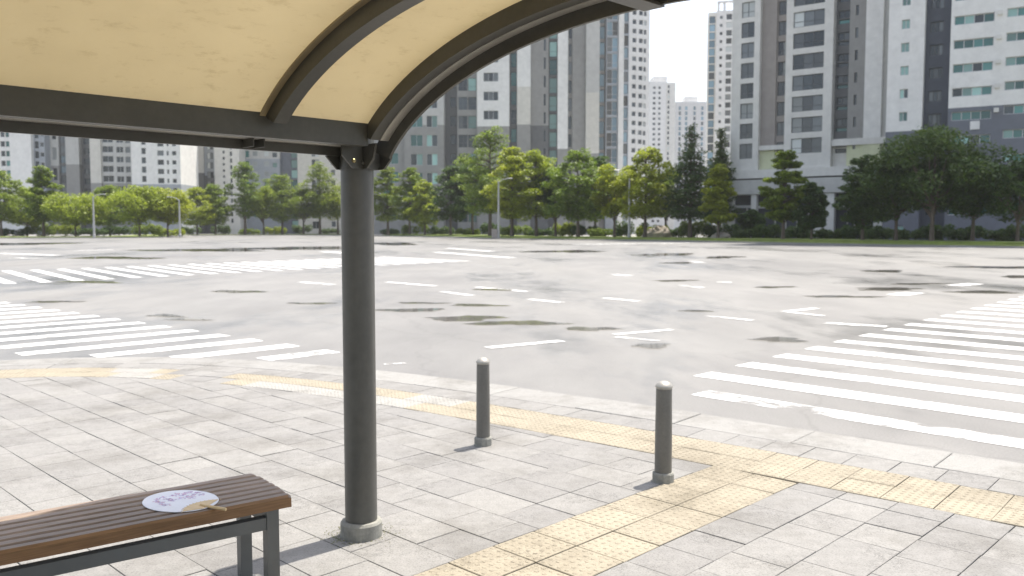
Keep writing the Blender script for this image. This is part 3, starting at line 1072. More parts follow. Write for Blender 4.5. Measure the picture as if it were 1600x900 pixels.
for a in np.linspace(1.15, -1.15, 15):
    b = MB()
    p0 = (cx_ + RX - base_r * cos(a), cy_ + base_r * 1.15 * sin(a)); p1 = (cx_ + RX - base_r * 1.09 * cos(a), cy_ + base_r * 1.25 * sin(a))
    b.tube([(*p0, 0.0032), (*p1, 0.0028)], 0.0009, 4)
    put('rib_end', b.mesh('rib_end', M['bamboo']), hd)
b = MB()
b.tube([(cx_ + RX * 0.72, cy_, 0.0048), (cx_ + RX * 1.0, cy_, 0.0058), (tipL[0] * 0.6 + (cx_ + RX) * 0.4, cy_ * 0.4 + tipL[1] * 0.6, 0.0062), (tipL[0], tipL[1], 0.0062)], [0.0042, 0.006, 0.0065, 0.0062], 10)
o = put('handle', b.mesh('handle', M['bamboo']), fan); smooth_by_angle(o)
fr = random.Random(3)
pb = MB()
# bunches of petals in a band on the half of the blade that lies away from the viewer
fpts = [(252, 785), (248, 779), (256, 776), (262, 779), (270, 774), (276, 771), (283, 773), (290, 770), (297, 768.5), (303, 772), (309, 769), (315, 772), (268, 781), (281, 778), (293, 775), (300, 777), (258, 788), (245, 783)]
for px, py in fpts:
    c = floc(px, py)
    for k in range(22):
        a = fr.uniform(0, 6.28); L = fr.uniform(0.006, 0.015); w = L * 0.32
        ox, oy = c[0] + fr.gauss(0, 0.006), c[1] + fr.gauss(0, 0.006)
        dx, dy = cos(a), sin(a)
        z = 0.00235 + 0.00001 * fr.randint(0, 12)
        pb.face([(ox, oy, z), (ox + dx * L / 2 - dy * w, oy + dy * L / 2 + dx * w, z), (ox + dx * L, oy + dy * L, z), (ox + dx * L / 2 + dy * w, oy + dy * L / 2 - dx * w, z)], fr.choice((0, 0, 1, 2)))
put('flower_print', pb.mesh('flower_print', [M['petal_a'], M['petal_b'], M['petal_c']]), blade)

# ================================================================== bollards
def bollard(u, v, h, r, label):
    t = thing('bollard', label, 'bollard', W(u, v), SITE, 'bollards on the pavement edge')
    b = MB(); b.lathe([(r * 1.05, 0.04), (r * 1.03, h * 0.5), (r * 0.97, h - 0.055), (r * 0.96, h - 0.05)], 28)
    o = put('shaft', b.mesh('shaft', M['bollard']), t); smooth_by_angle(o)
    b = MB(); b.lathe([(r * 1.35, -0.01), (r * 1.35, 0.052), (r * 1.26, 0.062), (r * 1.06, 0.063)], 10)
    put('foot_ring', b.mesh('foot_ring', M['concrete']), t)
    b = MB(); b.lathe([(r * 0.90, h - 0.052), (r * 0.90, h - 0.044), (r * 1.04, h - 0.042), (r * 1.06, h - 0.032), (r * 1.0, h - 0.026), (r * 0.80, h - 0.012), (r * 0.45, h - 0.002), (r * 0.12, h)], 28)
    o = put('cap', b.mesh('cap', M['bollard_cap']), t); smooth_by_angle(o, 50)
bollard(4.325, 4.554, 0.655, 0.049, 'grey round bollard standing on grey pavers, nearest the shelter post')
bollard(4.49, 3.069, 0.645, 0.052, 'grey round bollard at the edge of the yellow tactile path')

# ================================================================== far side of the crossing
FK = [guv(x, y) for x, y in [(1750, 391), (1600, 387.2), (1400, 384), (1260, 381.2), (1100, 377.8), (980, 375.6), (770, 373.2), (700, 370.6), (640, 369.2), (590, 368.6)]]
def w2(p):
    return (p[0] * UX + p[1] * VX, p[0] * UY + p[1] * VY)
fk = [w2(p) for p in FK]
fk = [(fk[0][0] + 40, fk[0][1] - 30)] + fk
FZ = 0.10
def slab(name, outline, z, mat, zb=-0.2):
    b = MB()
    b.prism(ccw(outline), zb, z)
    return structure(put(name, b.mesh(name, mat)))
def offset_line(line, d):
    out = []
    for i, p in enumerate(line):
        a, c = line[max(i - 1, 0)], line[min(i + 1, len(line) - 1)]
        t = (c[0] - a[0], c[1] - a[1]); l = hypot(*t)
        out.append((p[0] + t[1] / l * d, p[1] - t[0] / l * d))
    return out
back_r = [(-34.0, 260.0), (-34.0, 420.0), (260.0, 420.0), (260.0, 0.0)]
slab('far_pavement', fk + back_r, FZ, M['far_paving'])
fg = offset_line(fk, 1.3)
slab('grass_verge', fg + offset_line(fk, 15.0)[::-1], FZ + 0.10, M['grass'])
slab('grass_bank', offset_line(fk, 3.4) + offset_line(fk, 13.0)[::-1], FZ + 0.30, M['grass'])
lk0 = [(-190.0, 152.5)] + [at_depth(p, d) for p, d in ((0, 153), (150, 157.5), (255, 164), (280, 185), (300, 214), (420, 230), (545, 238))]
slab('far_pavement', lk0 + [(-42, 300), (-42, 420), (-320, 420)], FZ, M['far_paving'])
slab('grass_verge', offset_line(lk0, -1.6) + offset_line(lk0, -13.0)[::-1], FZ + 0.10, M['grass'])

# ------------------------------------------------------------------ trees
def leaf_mesh(name, pos, size, mat, seed, upbias=0.5):
    r = np.random.default_rng(seed)
    n = len(pos)
    nv = r.normal(size=(n, 3)); nv[:, 2] = np.abs(nv[:, 2]) + upbias
    nv /= np.linalg.norm(nv, axis=1)[:, None]
    a = np.cross(nv, r.normal(size=(n, 3))); a /= np.linalg.norm(a, axis=1)[:, None]
    c = np.cross(nv, a)
    s = (size * r.uniform(0.6, 1.35, n))[:, None]
    v = np.empty((n, 4, 3))
    v[:, 0] = pos + a * s * 0.62; v[:, 1] = pos + c * s * 0.36 + nv * s * 0.08
    v[:, 2] = pos - a * s * 0.62; v[:, 3] = pos - c * s * 0.36 + nv * s * 0.08
    me = bpy.data.meshes.new(name)
    me.vertices.add(n * 4); me.vertices.foreach_set('co', v.ravel())
    me.loops.add(n * 4); me.loops.foreach_set('vertex_index', np.arange(n * 4))
    me.polygons.add(n); me.polygons.foreach_set('loop_start', np.arange(n) * 4)
    try:
        me.polygons.foreach_set('loop_total', np.full(n, 4))
    except Exception:
        pass
    me.materials.append(mat)
    me.update(calc_edges=True)
    me.validate()
    return me

def tree(px, depth, top_y, wpx, kind, tone, label, seed):
    r = random.Random(seed * 31 + 5)
    g = np.random.default_rng(seed * 17 + 3)
    x, y = at_depth(px, depth)
    H = CAM_H + (HZ - top_y) / F_PX * depth - FZ
    Wd = wpx / F_PX * depth * (1.28 if kind != 'cone' else 1.15)
    t = thing('tree', label, 'tree', (x, y, FZ), r.uniform(0, 6.28), 'trees beyond the crossing')
    R = Wd / 2
    trunk = MB()
    r0 = 0.018 * H + 0.03
    lean = (r.uniform(-.25, .25), r.uniform(-.25, .25))
    zt = H * (0.93 if kind != 'round' else 0.72)
    tp = [(lean[0] * (k / 6) ** 2, lean[1] * (k / 6) ** 2, zt * k / 6) for k in range(7)]
    trunk.tube(tp, [r0 * (1.25 if k == 0 else 1 - 0.86 * k / 6) for k in range(7)], 7)
    clumps = []                      # centre, radii
    cb = H * (0.25 if kind != 'round' else 0.24)
    def limb(z0, ang, reach, rise):
        e = (lean[0] + reach * cos(ang), lean[1] + reach * sin(ang), z0 + rise)
        m_ = (e[0] * 0.5, e[1] * 0.5, z0 + rise * 0.65)
        trunk.tube([(lean[0] * .4, lean[1] * .4, z0), m_, e], [r0 * 0.34, r0 * 0.24, r0 * 0.08], 5)
        return e, m_
    if kind == 'layer':
        # irregular crown of loose, roughly level boughs
        n = int(30 + H * 1.6 + R * 5)
        for k in range(n):
            f = (k + r.uniform(0, 1)) / n
            z = cb + (H - cb) * f * 0.98
            prof = R * min(1.0, 0.62 + 1.1 * f) * (1 - max(0, f - 0.42) ** 1.5 * 1.75)
            a = k * 2.39996 + r.uniform(-.7, .7)
            re = max(0.25, prof * r.choice((0.25, 0.55, 0.72, 0.86, 0.95)) * r.uniform(0.85, 1.08))
            if k % 2:
                e, m_ = limb(max(z - r.uniform(0.5, 1.2), cb * 0.8), a, re * 0.9, r.uniform(0.5, 1.2))
            else:
                e = (lean[0] + re * 0.9 * cos(a), lean[1] + re * 0.9 * sin(a), z + r.uniform(-.3, .3))
            q = (0.19 * R + 0.32) * r.uniform(0.75, 1.3) * (1 - 0.35 * f)
            clumps.append((e, (q * r.uniform(0.9, 1.3), q * r.uniform(0.9, 1.3), q * r.uniform(0.42, 0.62))))
        clumps.append(((lean[0], lean[1], H - 0.55), (0.5, 0.5, 0.6)))
    elif kind == 'cone':
        nl = max(7, int(H / 1.0))
        for k in range(nl):
            f = k / (nl - 1)
            z = cb * 0.8 + (H - cb * 0.8) * f * 0.96
            prof = R * (1 - 0.80 * f ** 1.15) * r.uniform(0.82, 1.1)
            nb = 6 if f < 0.7 else 4
            a0 = r.uniform(0, 6.28)
            for q in range(nb):
                a = a0 + 2 * pi * q / nb + r.uniform(-.4, .4)
                re = prof * r.uniform(0.7, 1.05)
                e, m_ = limb(max(z, 0.8), a, re * 0.88, r.uniform(-0.1, 0.5))
                clumps.append((e, (re * 0.28 + 0.25, re * 0.28 + 0.25, 0.42)))
                clumps.append((m_, (re * 0.34 + 0.3, re * 0.34 + 0.3, 0.55)))
        clumps.append(((lean[0], lean[1], H - 0.45), (0.32, 0.32, 0.6)))
    else:
        n = int(20 + R * 5)
        cz, rz = (H + cb) / 2, (H - cb) / 2
        for k in range(n):
            d = g.normal(size=3); d /= np.linalg.norm(d)
            rad = r.uniform(0.55, 0.95)
            e = (d[0] * R * rad * 0.88, d[1] * R * rad * 0.88, cz + d[2] * rz * rad * 0.9)
            s_ = r.uniform(0.20, 0.33) * R + 0.2
            clumps.append((e, (s_, s_, s_ * 0.68)))
            if k % 3 == 0:
                trunk.tube([(0, 0, cb * 0.8 + r.uniform(0, rz * .6)), (e[0] * .5, e[1] * .5, e[2] * .5 + cb * .5), e], [r0 * .45, r0 * .28, r0 * .06], 5)
    budget = 13000 if depth < 110 else 10500
    vol = np.array([c[1][0] * c[1][1] for c in clumps]); vol = vol / vol.sum()
    P = []
    for (c, rad), w in zip(clumps, vol):
        k = max(12, int(budget * w))
        d = g.normal(size=(k, 3)); d /= np.linalg.norm(d, axis=1)[:, None]
        d *= (g.uniform(0.15, 1, k) ** 0.38)[:, None]
        P.append(np.array(c) + d * np.array(rad) * g.uniform(0.85, 1.15, (k, 1)))
    P = np.concatenate(P)
    P = P[P[:, 2] > 0.12 * H]
    ls = (0.31 if kind != 'cone' else 0.27) * (1.0 if depth < 110 else 1.18)
    o = put('trunk', trunk.mesh('trunk', M['bark']), t); smooth_by_angle(o, 60)
    put('crown', leaf_mesh('crown', P, ls, M['leaf_' + tone], seed, 1.1), t)
    return t

TREES = [
    (2, 172, 268, 70, 'layer', 'mid', 'dark tree cut by the left edge of the photo'),
    (42, 180, 296, 64, 'layer', 'light', 'pale green tree at far left, between the edge tree and a tall thin one'),
    (68, 168, 263, 52, 'layer', 'mid', 'tall tree with layered branches near the far left edge'),
    (118, 166, 299, 88, 'round', 'light', 'broad round yellow-green tree, first of the low pair on the left'),
    (172, 186, 290, 60, 'layer', 'mid', 'dark tree set back between two broad yellow-green trees on the left'),
    (218, 168, 291, 80, 'round', 'light', 'broad yellow-green tree left of the second lamp pole'),
    (262, 172, 295, 66, 'round', 'light', 'yellow-green tree right behind the second lamp pole from the left'),
    (308, 222, 294, 56, 'layer', 'light', 'mid-green tree just right of the second lamp pole'),
    (337, 226, 290, 50, 'layer', 'mid', 'dark slim tree below the tower with small square windows'),
    (383, 230, 254, 50, 'layer', 'mid', 'tall slim tree rising above the left tree row near the beige tower'),
    (412, 233, 288, 56, 'round', 'light', 'yellow-green tree beside the tall slim tree'),
    (441, 236, 274, 64, 'layer', 'mid', 'full mid-green tree left of the shelter post'),
    (474, 238, 290, 52, 'round', 'mid', 'low mid-green tree second from the post on its left side'),
    (500, 240, 258, 62, 'layer', 'mid', 'tall dark tree close to the left of the shelter post'),
    (528, 243, 280, 54, 'round', 'light', 'yellow-green tree partly hidden by the shelter post'),
    (606, 205, 263, 50, 'layer', 'mid', 'first tree to the right of the shelter post'),
    (640, 200, 262, 50, 'layer', 'mid', 'second tree to the right of the shelter post'),
    (664, 193, 284, 50, 'layer', 'light', 'small yellow-green street tree with a thin pale trunk'),
    (704, 180, 262, 62, 'layer', 'dark', 'dark green tree left of the tallest mid tree'),
    (738, 182, 246, 58, 'round', 'dark', 'dark round tree tucked under the tallest mid tree'),
    (766, 160, 205, 92, 'layer', 'mid', 'tallest tree in the middle, in front of the white tower wall'),
    (800, 148, 233, 76, 'layer', 'light', 'bright yellow-green tree right of the central lamp pole'),
    (838, 147, 237, 84, 'layer', 'light', 'bright yellow-green tree second right of the central lamp pole'),
    (868, 146, 262, 54, 'round', 'dark', 'low dark tree behind the two bright yellow-green trees'),
    (903, 138, 236, 86, 'layer', 'mid', 'layered green tree below the beige tower wall'),
    (930, 150, 246, 64, 'layer', 'dark', 'dark tree set back left of the right lamp pole'),
    (960, 134, 254, 62, 'round', 'light', 'pale green tree just left of the right lamp pole'),
    (1008, 128, 233, 84, 'layer', 'light', 'pale green tree just right of the right lamp pole'),
    (1040, 140, 262, 50, 'round', 'mid', 'mid-green tree left of the dark conifer'),
    (1078, 124, 198, 76, 'cone', 'dark', 'tall dark conifer below the gap of sky'),
    (1124, 136, 204, 56, 'cone', 'dark', 'second dark conifer, right of the tallest dark one'),
    (1122, 116, 260, 44, 'layer', 'light', 'small bright layered tree in front of the dark conifers'),
    (1172, 118, 326, 34, 'round', 'dark', 'low dark tree before the columned podium'),
    (1224, 104, 238, 60, 'layer', 'mid', 'slim layered tree in front of the columned podium'),
    (1268, 101, 290, 40, 'layer', 'dark', 'small dark tree right of the slim layered one'),
    (1348, 95, 250, 78, 'layer', 'dark', 'shaded tree at the left end of the dark right-hand group'),
    (1400, 92, 234, 112, 'round', 'dark', 'broad shaded tree second in the dark right-hand group'),
    (1456, 88, 192, 150, 'round', 'dark', 'largest shaded tree in front of the slate tower'),
    (1520, 88, 226, 116, 'round', 'dark', 'shaded tree right of the largest dark tree'),
    (1590, 85, 243, 118, 'round', 'dark', 'shaded tree cut by the right edge of the photo'),
]
for i, (px, dep, ty, wp, kd, tn, lab) in enumerate(TREES):
    tree(px, dep, ty, wp, kd, tn, lab, i + 1)

# ------------------------------------------------------------------ shrubs
def shrub(px, depth, w, h, tone, label, seed):
    g = np.random.default_rng(900 + seed)
    x, y = at_depth(px, depth)
    t = thing('shrub', label, 'shrub', (x, y, FZ + 0.05), 0, 'shrubs on the far verge')
    n = int(1500 + 260 * w)
    nc = int(5 + w * 2)
    C = np.stack([g.uniform(-w / 2, w / 2, nc), g.uniform(-0.7, 0.7, nc), g.uniform(0.35, 0.75, nc) * h], 1)
    idx = g.integers(0, nc, n)
    d = g.normal(size=(n, 3)); d /= np.linalg.norm(d, axis=1)[:, None]
    P = C[idx] + d * (g.uniform(0.3, 1, n) ** .5)[:, None] * np.array([0.75, 0.6, 0.42 * h])
    P[:, 2] = np.clip(P[:, 2], 0.02, None)
    put('foliage', leaf_mesh('foliage', P, 0.24, M['leaf_' + tone], seed + 500, 0.4), t)
    b = MB()
    for k in range(5):
        c = C[k % nc]
        b.tube([(0, 0, 0), (c[0] * 0.7, c[1] * 0.7, 0.12 + 0.02 * k), (c[0], c[1], c[2])], [0.06, 0.04, 0.015], 5) if True else b.tube([(c[0] * 0.7, c[1] * 0.7, 0), (c[0], c[1], c[2])], [0.05, 0.015], 5)
    put('stem', b.mesh('stem', M['bark']), t)
SH = []
for k, px in enumerate([20, 60, 100, 140, 185, 230, 262, 300, 345, 390, 430, 475, 515]):
    dep = 178 if px < 270 else 236 + (px - 300) * 0.07
    SH.append((px, dep + (k * 37 % 5), 5.0 + (k * 13 % 4) * 0.6, 1.5 + (k * 7 % 3) * 0.5, ('dark', 'mid', 'light', 'dark')[k % 4]))
for k, px in enumerate([610, 650, 690, 730, 765, 808, 842, 880, 915, 950, 985, 1022, 1060, 1095, 1130]):
    dep = (212 if px < 640 else 200 - 70 * (px - 640) / 300 if px < 800 else 157 - 35 * (px - 800) / 330) + 3
    SH.append((px, dep, 4.2 + (k * 11 % 4) * 0.5, 1.5 + (k * 5 % 3) * 0.5, ('dark', 'mid', 'dark', 'light')[k % 4]))
for k, px in enumerate([1165, 1200, 1245, 1290, 1330, 1372, 1415, 1465, 1510, 1560, 1600]):
    dep = 112 - 24 * (px - 1160) / 440 + 4
    SH.append((px, dep, 3.2 + (k * 3 % 3) * 0.5, 1.3 + (k * 5 % 3) * 0.35, 'dark'))
SIZES = {'dark': 'dark', 'mid': 'mid-green', 'light': 'pale green'}
ORD = ['first', 'second', 'third', 'fourth', 'fifth', 'sixth', 'seventh', 'eighth', 'ninth', 'tenth', 'eleventh', 'twelfth', 'thirteenth', 'fourteenth', 'fifteenth']
cnt = {}
for k, (px, dep, w, h, tn) in enumerate(SH):
    zone = 'left of the shelter post' if px < 540 else ('under the middle trees' if px < 1150 else 'below the right towers')
    key = (zone, tn)
    cnt[key] = cnt.get(key, 0) + 1
    shrub(px, dep, w, h, tn, '%s %s shrub from the left, %s' % (ORD[cnt[key] - 1], SIZES[tn], zone), k)

# ------------------------------------------------------------------ lamp poles
def lamp(px, depth, top_y, side, label):
    x, y = at_depth(px, depth)
    H = CAM_H + (HZ - top_y) / F_PX * depth - FZ
    t = thing('street_lamp', label, 'street lamp', (x, y, FZ), 0, 'street lamps beyond the crossing')
    b = MB(); b.lathe([(0.26, 0), (0.26, 0.5), (0.20, 0.55), (0.17, H * 0.5), (0.11, H)], 12)
    o = put('pole', b.mesh('pole', M['lamp_pole']), t); smooth_by_angle(o)
    b = MB(); b.tube([(0, 0, H - 0.3), (side * 0.5, 0, H + 0.25), (side * 1.6, 0, H + 0.5)], [0.07, 0.06, 0.05], 8)
    put('arm', b.mesh('arm', M['lamp_pole']), t)
    b = MB(); b.box(min(side * 1.5, side * 2.3), max(side * 1.5, side * 2.3), -0.16, 0.16, H + 0.42, H + 0.56, 0, 0.04)
    put('lamp_head', b.mesh('lamp_head', M['lamp_pole']), t)
lamp(147, 158, 308, 1, 'leftmost of the five lamp poles, before the broad round tree')
lamp(281, 166, 312, -1, 'lamp pole at the corner of the left tree row')
lamp(534, 237, 300, 1, 'lamp pole just beside the left edge of the shelter post')
lamp(779, 142, 284, 1, 'lamp pole in the middle, before the tallest mid tree')
lamp(983, 127, 272, -1, 'rightmost lamp pole, between two pale green trees')

x, y = at_depth(772.5, 142)
uc = thing('utility_cabinet', 'small brown cabinet at the foot of the central lamp pole', 'cabinet', (x, y, FZ), 0.2)
b = MB(); b.box(-0.42, 0.42, -0.3, 0.3, 0.08, 1.5, 0, 0.04); put('body', b.mesh('body', M['taupe']), uc)
b = MB(); b.box(-0.46, 0.46, -0.34, 0.34, 0.0, 0.08); put('plinth', b.mesh('plinth', M['concrete']), uc)
b = MB(); b.box(-0.38, 0.38, -0.318, -0.302, 0.16, 1.38); dr = put('door', b.mesh('door', M['taupe']), uc)
b = MB(); b.box(0.26, 0.30, -0.345, -0.32, 0.75, 0.92); put('handle', b.mesh('handle', M['frame_dark']), dr)

def rock(px, depth, w, h, label, seed):
    g = random.Random(seed)
    x, y = at_depth(px, depth)
    b = MB()
    n, m_ = 14, 7
    for j in range(m_ + 1):
        a = pi / 2 * j / m_
        for i in range(n):
            t = 2 * pi * i / n
            q = 1 + g.uniform(-.14, .14)
            b.v.append((w / 2 * cos(a) * cos(t) * q, w * 0.36 * cos(a) * sin(t) * q, h * sin(a) * q - 0.05))
    for j in range(m_):
        for i in range(n):
            b.f.append((j * n + i, j * n + (i + 1) % n, (j + 1) * n + (i + 1) % n, (j + 1) * n + i)); b.m.append(0)
    tag(put('boulder', b.mesh('boulder', M['rock']), None, (x, y, FZ + 0.05), 0), label, 'boulder')
rock(1018, 132, 3.2, 1.5, 'pale landscape boulder left of the bigger one, under the pale green tree', 1)
rock(1030, 131, 3.8, 1.9, 'larger pale landscape boulder left of the dark conifers', 2)
rock(1128, 118, 3.4, 1.0, 'low pale boulder under the small bright layered tree', 4)

# ================================================================== buildings
WIN_CACHE = {}
def window_mesh(w, h, panes, glass, frame, variant, sill):
    key = (round(w, 2), round(h, 2), panes, glass, frame, variant, sill)
    if key in WIN_CACHE:
        return WIN_CACHE[key]
    r = random.Random(str(key))
    b = MB()
    ft = min(0.09, w * 0.07)
    b.box(0, w, 0, 0.08, 0, ft, 0); b.box(0, w, 0, 0.08, h - ft, h, 0)
    b.box(0, ft, 0, 0.08, ft, h - ft, 0); b.box(w - ft, w, 0, 0.08, ft, h - ft, 0)
    gl = {'teal': ['g_teal', 'g_teal', 'g_dark', 'g_mint'], 'dark': ['g_dark', 'g_dark', 'g_grey'], 'grey': ['g_grey', 'g_grey', 'g_pale', 'g_dark'],
          'blue': ['g_blue', 'g_blue', 'g_grey'], 'mint': ['g_mint', 'g_teal', 'g_pale', 'g_dark']}[glass]
    mats = [M[frame]] + [M[n] for n in gl]
    for p in range(panes):
        x0, x1 = ft + (w - 2 * ft) * p / panes, ft + (w - 2 * ft) * (p + 1) / panes
        if p:
            b.box(x0 - ft / 2, x0 + ft / 2, 0.002, 0.07, ft, h - ft, 0)
        b.face([(x0, 0.05, ft), (x1, 0.05, ft), (x1, 0.05, h - ft), (x0, 0.05, h - ft)], 1 + r.randrange(len(gl)))
    if sill:
        b.box(ft, w - ft, 0.004, 0.06, h * 0.34, h * 0.34 + 0.07, 0)
    me = b.mesh('window', mats)
    WIN_CACHE[key] = me
    return me

class Building:
    def __init__(self, name, label, xa, depth, yaw, top, deep=16.0, group=None, cat='apartment building'):
        self.ax, self.ay = at_depth(xa, depth)
        self.yaw = yaw
        self.c, self.s = cos(yaw), sin(yaw)
        self.top = top
        self.deep = deep
        self.root = thing(name, label, cat, (self.ax, self.ay, FZ + 0.03), yaw, group)
        self.r = random.Random(label)
        self.nwin = 0

    def sx(self, px, py=200):
        r = ray(px, py)
        k = r[0] / r[1]
        # k*(ay + s*sin) = ax + s*cos
        return (k * self.ay - self.ax) / (self.c - k * self.s)

    def sz(self, px, py):
        s = self.sx(px, py)
        r = ray(px, py)
        d = self.ay + s * self.s
        return CAM_H + r[2] / r[1] * d - FZ - 0.03

    def bay(self, x0, x1, zones, wins=(), off=0.0, top=None, bot=0.0, deep=None, ymin=-45, reveal=0.28):
        """zones: [(pixel y of the lower edge of the zone or None, wall material), ...] from the top down
           wins: (xa, xb, y_top, y_bottom, pitch, rows_down, panes, glass, frame, mid_rail)"""
        s0, s1 = self.sx(x0), self.sx(x1)
        xm = (x0 + x1) / 2
        top = self.top if top is None else top
        ops = []
        for (xa, xb, yt, yb, pitch, down, panes, glass, frame, sill) in wins:
            xc = (xa + xb) / 2
            a0, a1 = self.sx(xa), self.sx(xb)
            z1, z0 = self.sz(xc, yt), self.sz(xc, yb)
            dz = self.sz(xc, yt) - self.sz(xc, yt + pitch)
            zmax = min(self.sz(xc, ymin), top - 0.4)
            k = -down
            while True:
                b0, b1 = z0 + k * dz, z1 + k * dz
                k += 1
                if b1 > zmax:
                    break
                if b0 < bot + 0.1:
                    continue
                ops.append((a0, a1, b0, b1, panes, glass, frame, sill))
        zb = []
        for y, mt in zones:
            zb.append((bot if y is None else self.sz(xm, y), mt))
        names = [m for _, m in zb]
        mats = [M[n] for n in names]
        cs = sorted(set([round(s0, 4), round(s1, 4)] + [round(v, 4) for o in ops for v in o[:2] if s0 < v < s1]))
        cz = sorted(set([round(bot, 4), round(top, 4)] + [round(v, 4) for o in ops for v in o[2:4]] + [round(z, 4) for z, _ in zb if bot < z < top]))
        b = MB()
        def zone_i(z):
            for i, (zl, _) in enumerate(zb):
                if z >= zl:
                    return i
            return len(zb) - 1
        for j in range(len(cz) - 1):
            zc = (cz[j] + cz[j + 1]) / 2
            for i in range(len(cs) - 1):
                sc = (cs[i] + cs[i + 1]) / 2
                if any(o[0] < sc < o[1] and o[2] < zc < o[3] for o in ops):
                    continue
                b.face([(cs[i], off, cz[j]), (cs[i + 1], off, cz[j]), (cs[i + 1], off, cz[j + 1]), (cs[i], off, cz[j + 1])], zone_i(zc))
        for (a0, a1, b0, b1, *_x) in ops:
            zi = zone_i((b0 + b1) / 2); y0, y1 = off, off + reveal
            b.face([(a0, y0, b0), (a1, y0, b0), (a1, y1, b0), (a0, y1, b0)], zi)
            b.face([(a0, y1, b1), (a1, y1, b1), (a1, y0, b1), (a0, y0, b1)], zi)
            b.face([(a0, y0, b0), (a0, y1, b0), (a0, y1, b1), (a0, y0, b1)], zi)
            b.face([(a1, y1, b0), (a1, y0, b0), (a1, y0, b1), (a1, y1, b1)], zi)
        e = off + (deep or self.deep)
        zs = [top] + [z for z, _ in zb]
        for i, (zl, _) in enumerate(zb):
            zu = top if i == 0 else zb[i - 1][0]
            zu, zl2 = min(zu, top), max(zl, bot)
            if zu <= zl2: continue
            b.face([(s0, e, zl2), (s0, off, zl2), (s0, off, zu), (s0, e, zu)], i)
            b.face([(s1, off, zl2), (s1, e, zl2), (s1, e, zu), (s1, off, zu)], i)
            b.face([(s1, e, zl2), (s0, e, zl2), (s0, e, zu), (s1, e, zu)], i)
        b.face([(s0, off, top), (s1, off, top), (s1, e, top), (s0, e, top)], 0)
        wl = put('wall', b.mesh('wall', mats), self.root)
        for (a0, a1, b0, b1, panes, glass, frame, sill) in ops:
            me = window_mesh(a1 - a0, b1 - b0, panes, glass, frame, self.r.randrange(4), sill)
            put('window', me, self.root, (a0, off + reveal - 0.09, b0))
        return wl

    def block(self, name, x0, x1, y_hi, y_lo, mat, off0, off1):
        xm = (x0 + x1) / 2
        b = MB()
        b.box(self.sx(x0), self.sx(x1), off0, off1, self.sz(xm, y_lo), self.sz(xm, y_hi))
        return put(name, b.mesh(name, M[mat]), self.root)

FL, FD = 'frame_light', 'frame_dark'
# ---- right: white tower with ribbon windows on a slate base
B = Building('apartment_tower', 'white apartment tower with ribbon windows over a dark slate base at the right edge', 1440, 112, radians(-31), 112, 18)
B.bay(1384, 1440, [(205, 'white'), (None, 'slate')], [(1404, 1417, 31, 45.5, 36.2, 9, 2, 'teal', FL, 0)], off=0.0)
B.bay(1440, 1481, [(None, 'dslate')], [(1447, 1468, 30, 47, 36.6, 9, 3, 'dark', FD, 0)], off=1.5)
wl = [(1486, 1548, 24.5, 38.5, 37.6, 8, 4, 'teal', FL, 0), (1567, 1630, 12, 26, 38.2, 8, 4, 'teal', FL, 0)]
B.bay(1481, 1650, [(165, 'white'), (None, 'slate')], wl, off=-0.6)
for k in range(5):
    B.block('air_conditioner', 1552, 1560, 19 + 37.7 * k, 25.5 + 37.7 * k, 'offwhite', -0.9, -0.602)
B.block('balcony_panel', 1516, 1531, 190, 203, 'pale', -0.72, -0.602)
B.bay(1650, 1760, [(165, 'white'), (None, 'slate')], [(1665, 1740, 5, 19, 39, 8, 4, 'teal', FL, 0)], off=0.3)
# ---- right centre: frame-like facade over a columned podium
B = Building('apartment_tower', 'tall apartment tower with taupe and white bays above a columned podium', 1260, 130, radians(-36), 92, 17)
PB = B.sz(1260, 262)
def pod(y): return y
B.bay(1143, 1186, [(None, 'offwhite')], [(1157, 1177, 4, 28, 31.8, 7, 2, 'grey', FD, 1)], off=-0.3, bot=PB - 0.4)
B.bay(1186, 1209, [(228, 'taupe'), (None, 'green')], off=0.5, bot=PB)
B.bay(1209, 1227, [(228, 'taupe'), (None, 'offwhite')], [(1210.5, 1225, 0, 22, 31.8, 7, 2, 'grey', FD, 1)], off=0.8, bot=PB)
B.bay(1227, 1300, [(None, 'offwhite')], [(1238, 1286, 18, 42, 33.2, 6, 3, 'grey', FD, 1)], off=-0.5, bot=PB - 0.2)
B.bay(1300, 1323, [(216, 'dgrey'), (None, 'offwhite')], [(1303, 1321, 15, 27, 34, 6, 2, 'dark', FD, 0), (1303, 1321, 29, 36, 34, 6, 1, 'teal', FD, 0)], off=0.9, bot=PB)
B.bay(1323, 1349, [(216, 'grey'), (None, 'green')], [(1332, 1336.5, 43, 59, 35, 5, 1, 'dark', FD, 0)], off=0.2, bot=PB)
B.bay(1349, 1376, [(216, 'white'), (None, 'green')], off=-0.1, bot=PB)
B.bay(1376, 1390, [(216, 'lgrey'), (None, 'green')], off=0.4, bot=PB)
B.block('ledge', 1186, 1227, 227, 234, 'offwhite', -0.1, 0.79)
B.block('ledge', 1300, 1389, 216, 226, 'offwhite', -0.2, 0.89)
B.block('podium_band', 1140, 1389, 262.5, 276, 'offwhite', -0.9, 14)
B.block('podium_band', 1138, 1389, 279, 302, 'lgrey', -1.5, 12)
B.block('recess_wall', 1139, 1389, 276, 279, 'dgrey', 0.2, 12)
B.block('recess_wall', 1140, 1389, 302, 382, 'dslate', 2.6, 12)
for x0, x1 in ((1139, 1152), (1180, 1188), (1278, 1291), (1295, 1310), (1372, 1386)):
    B.block('column', x0, x1, 302, 380, 'offwhite', -1.2, -0.2)
for x0, x1 in ((1152, 1180), (1188, 1278), (1310, 1372)):
    B.block('transom', x0, x1, 321, 325, 'lgrey', -0.4, 0.0)
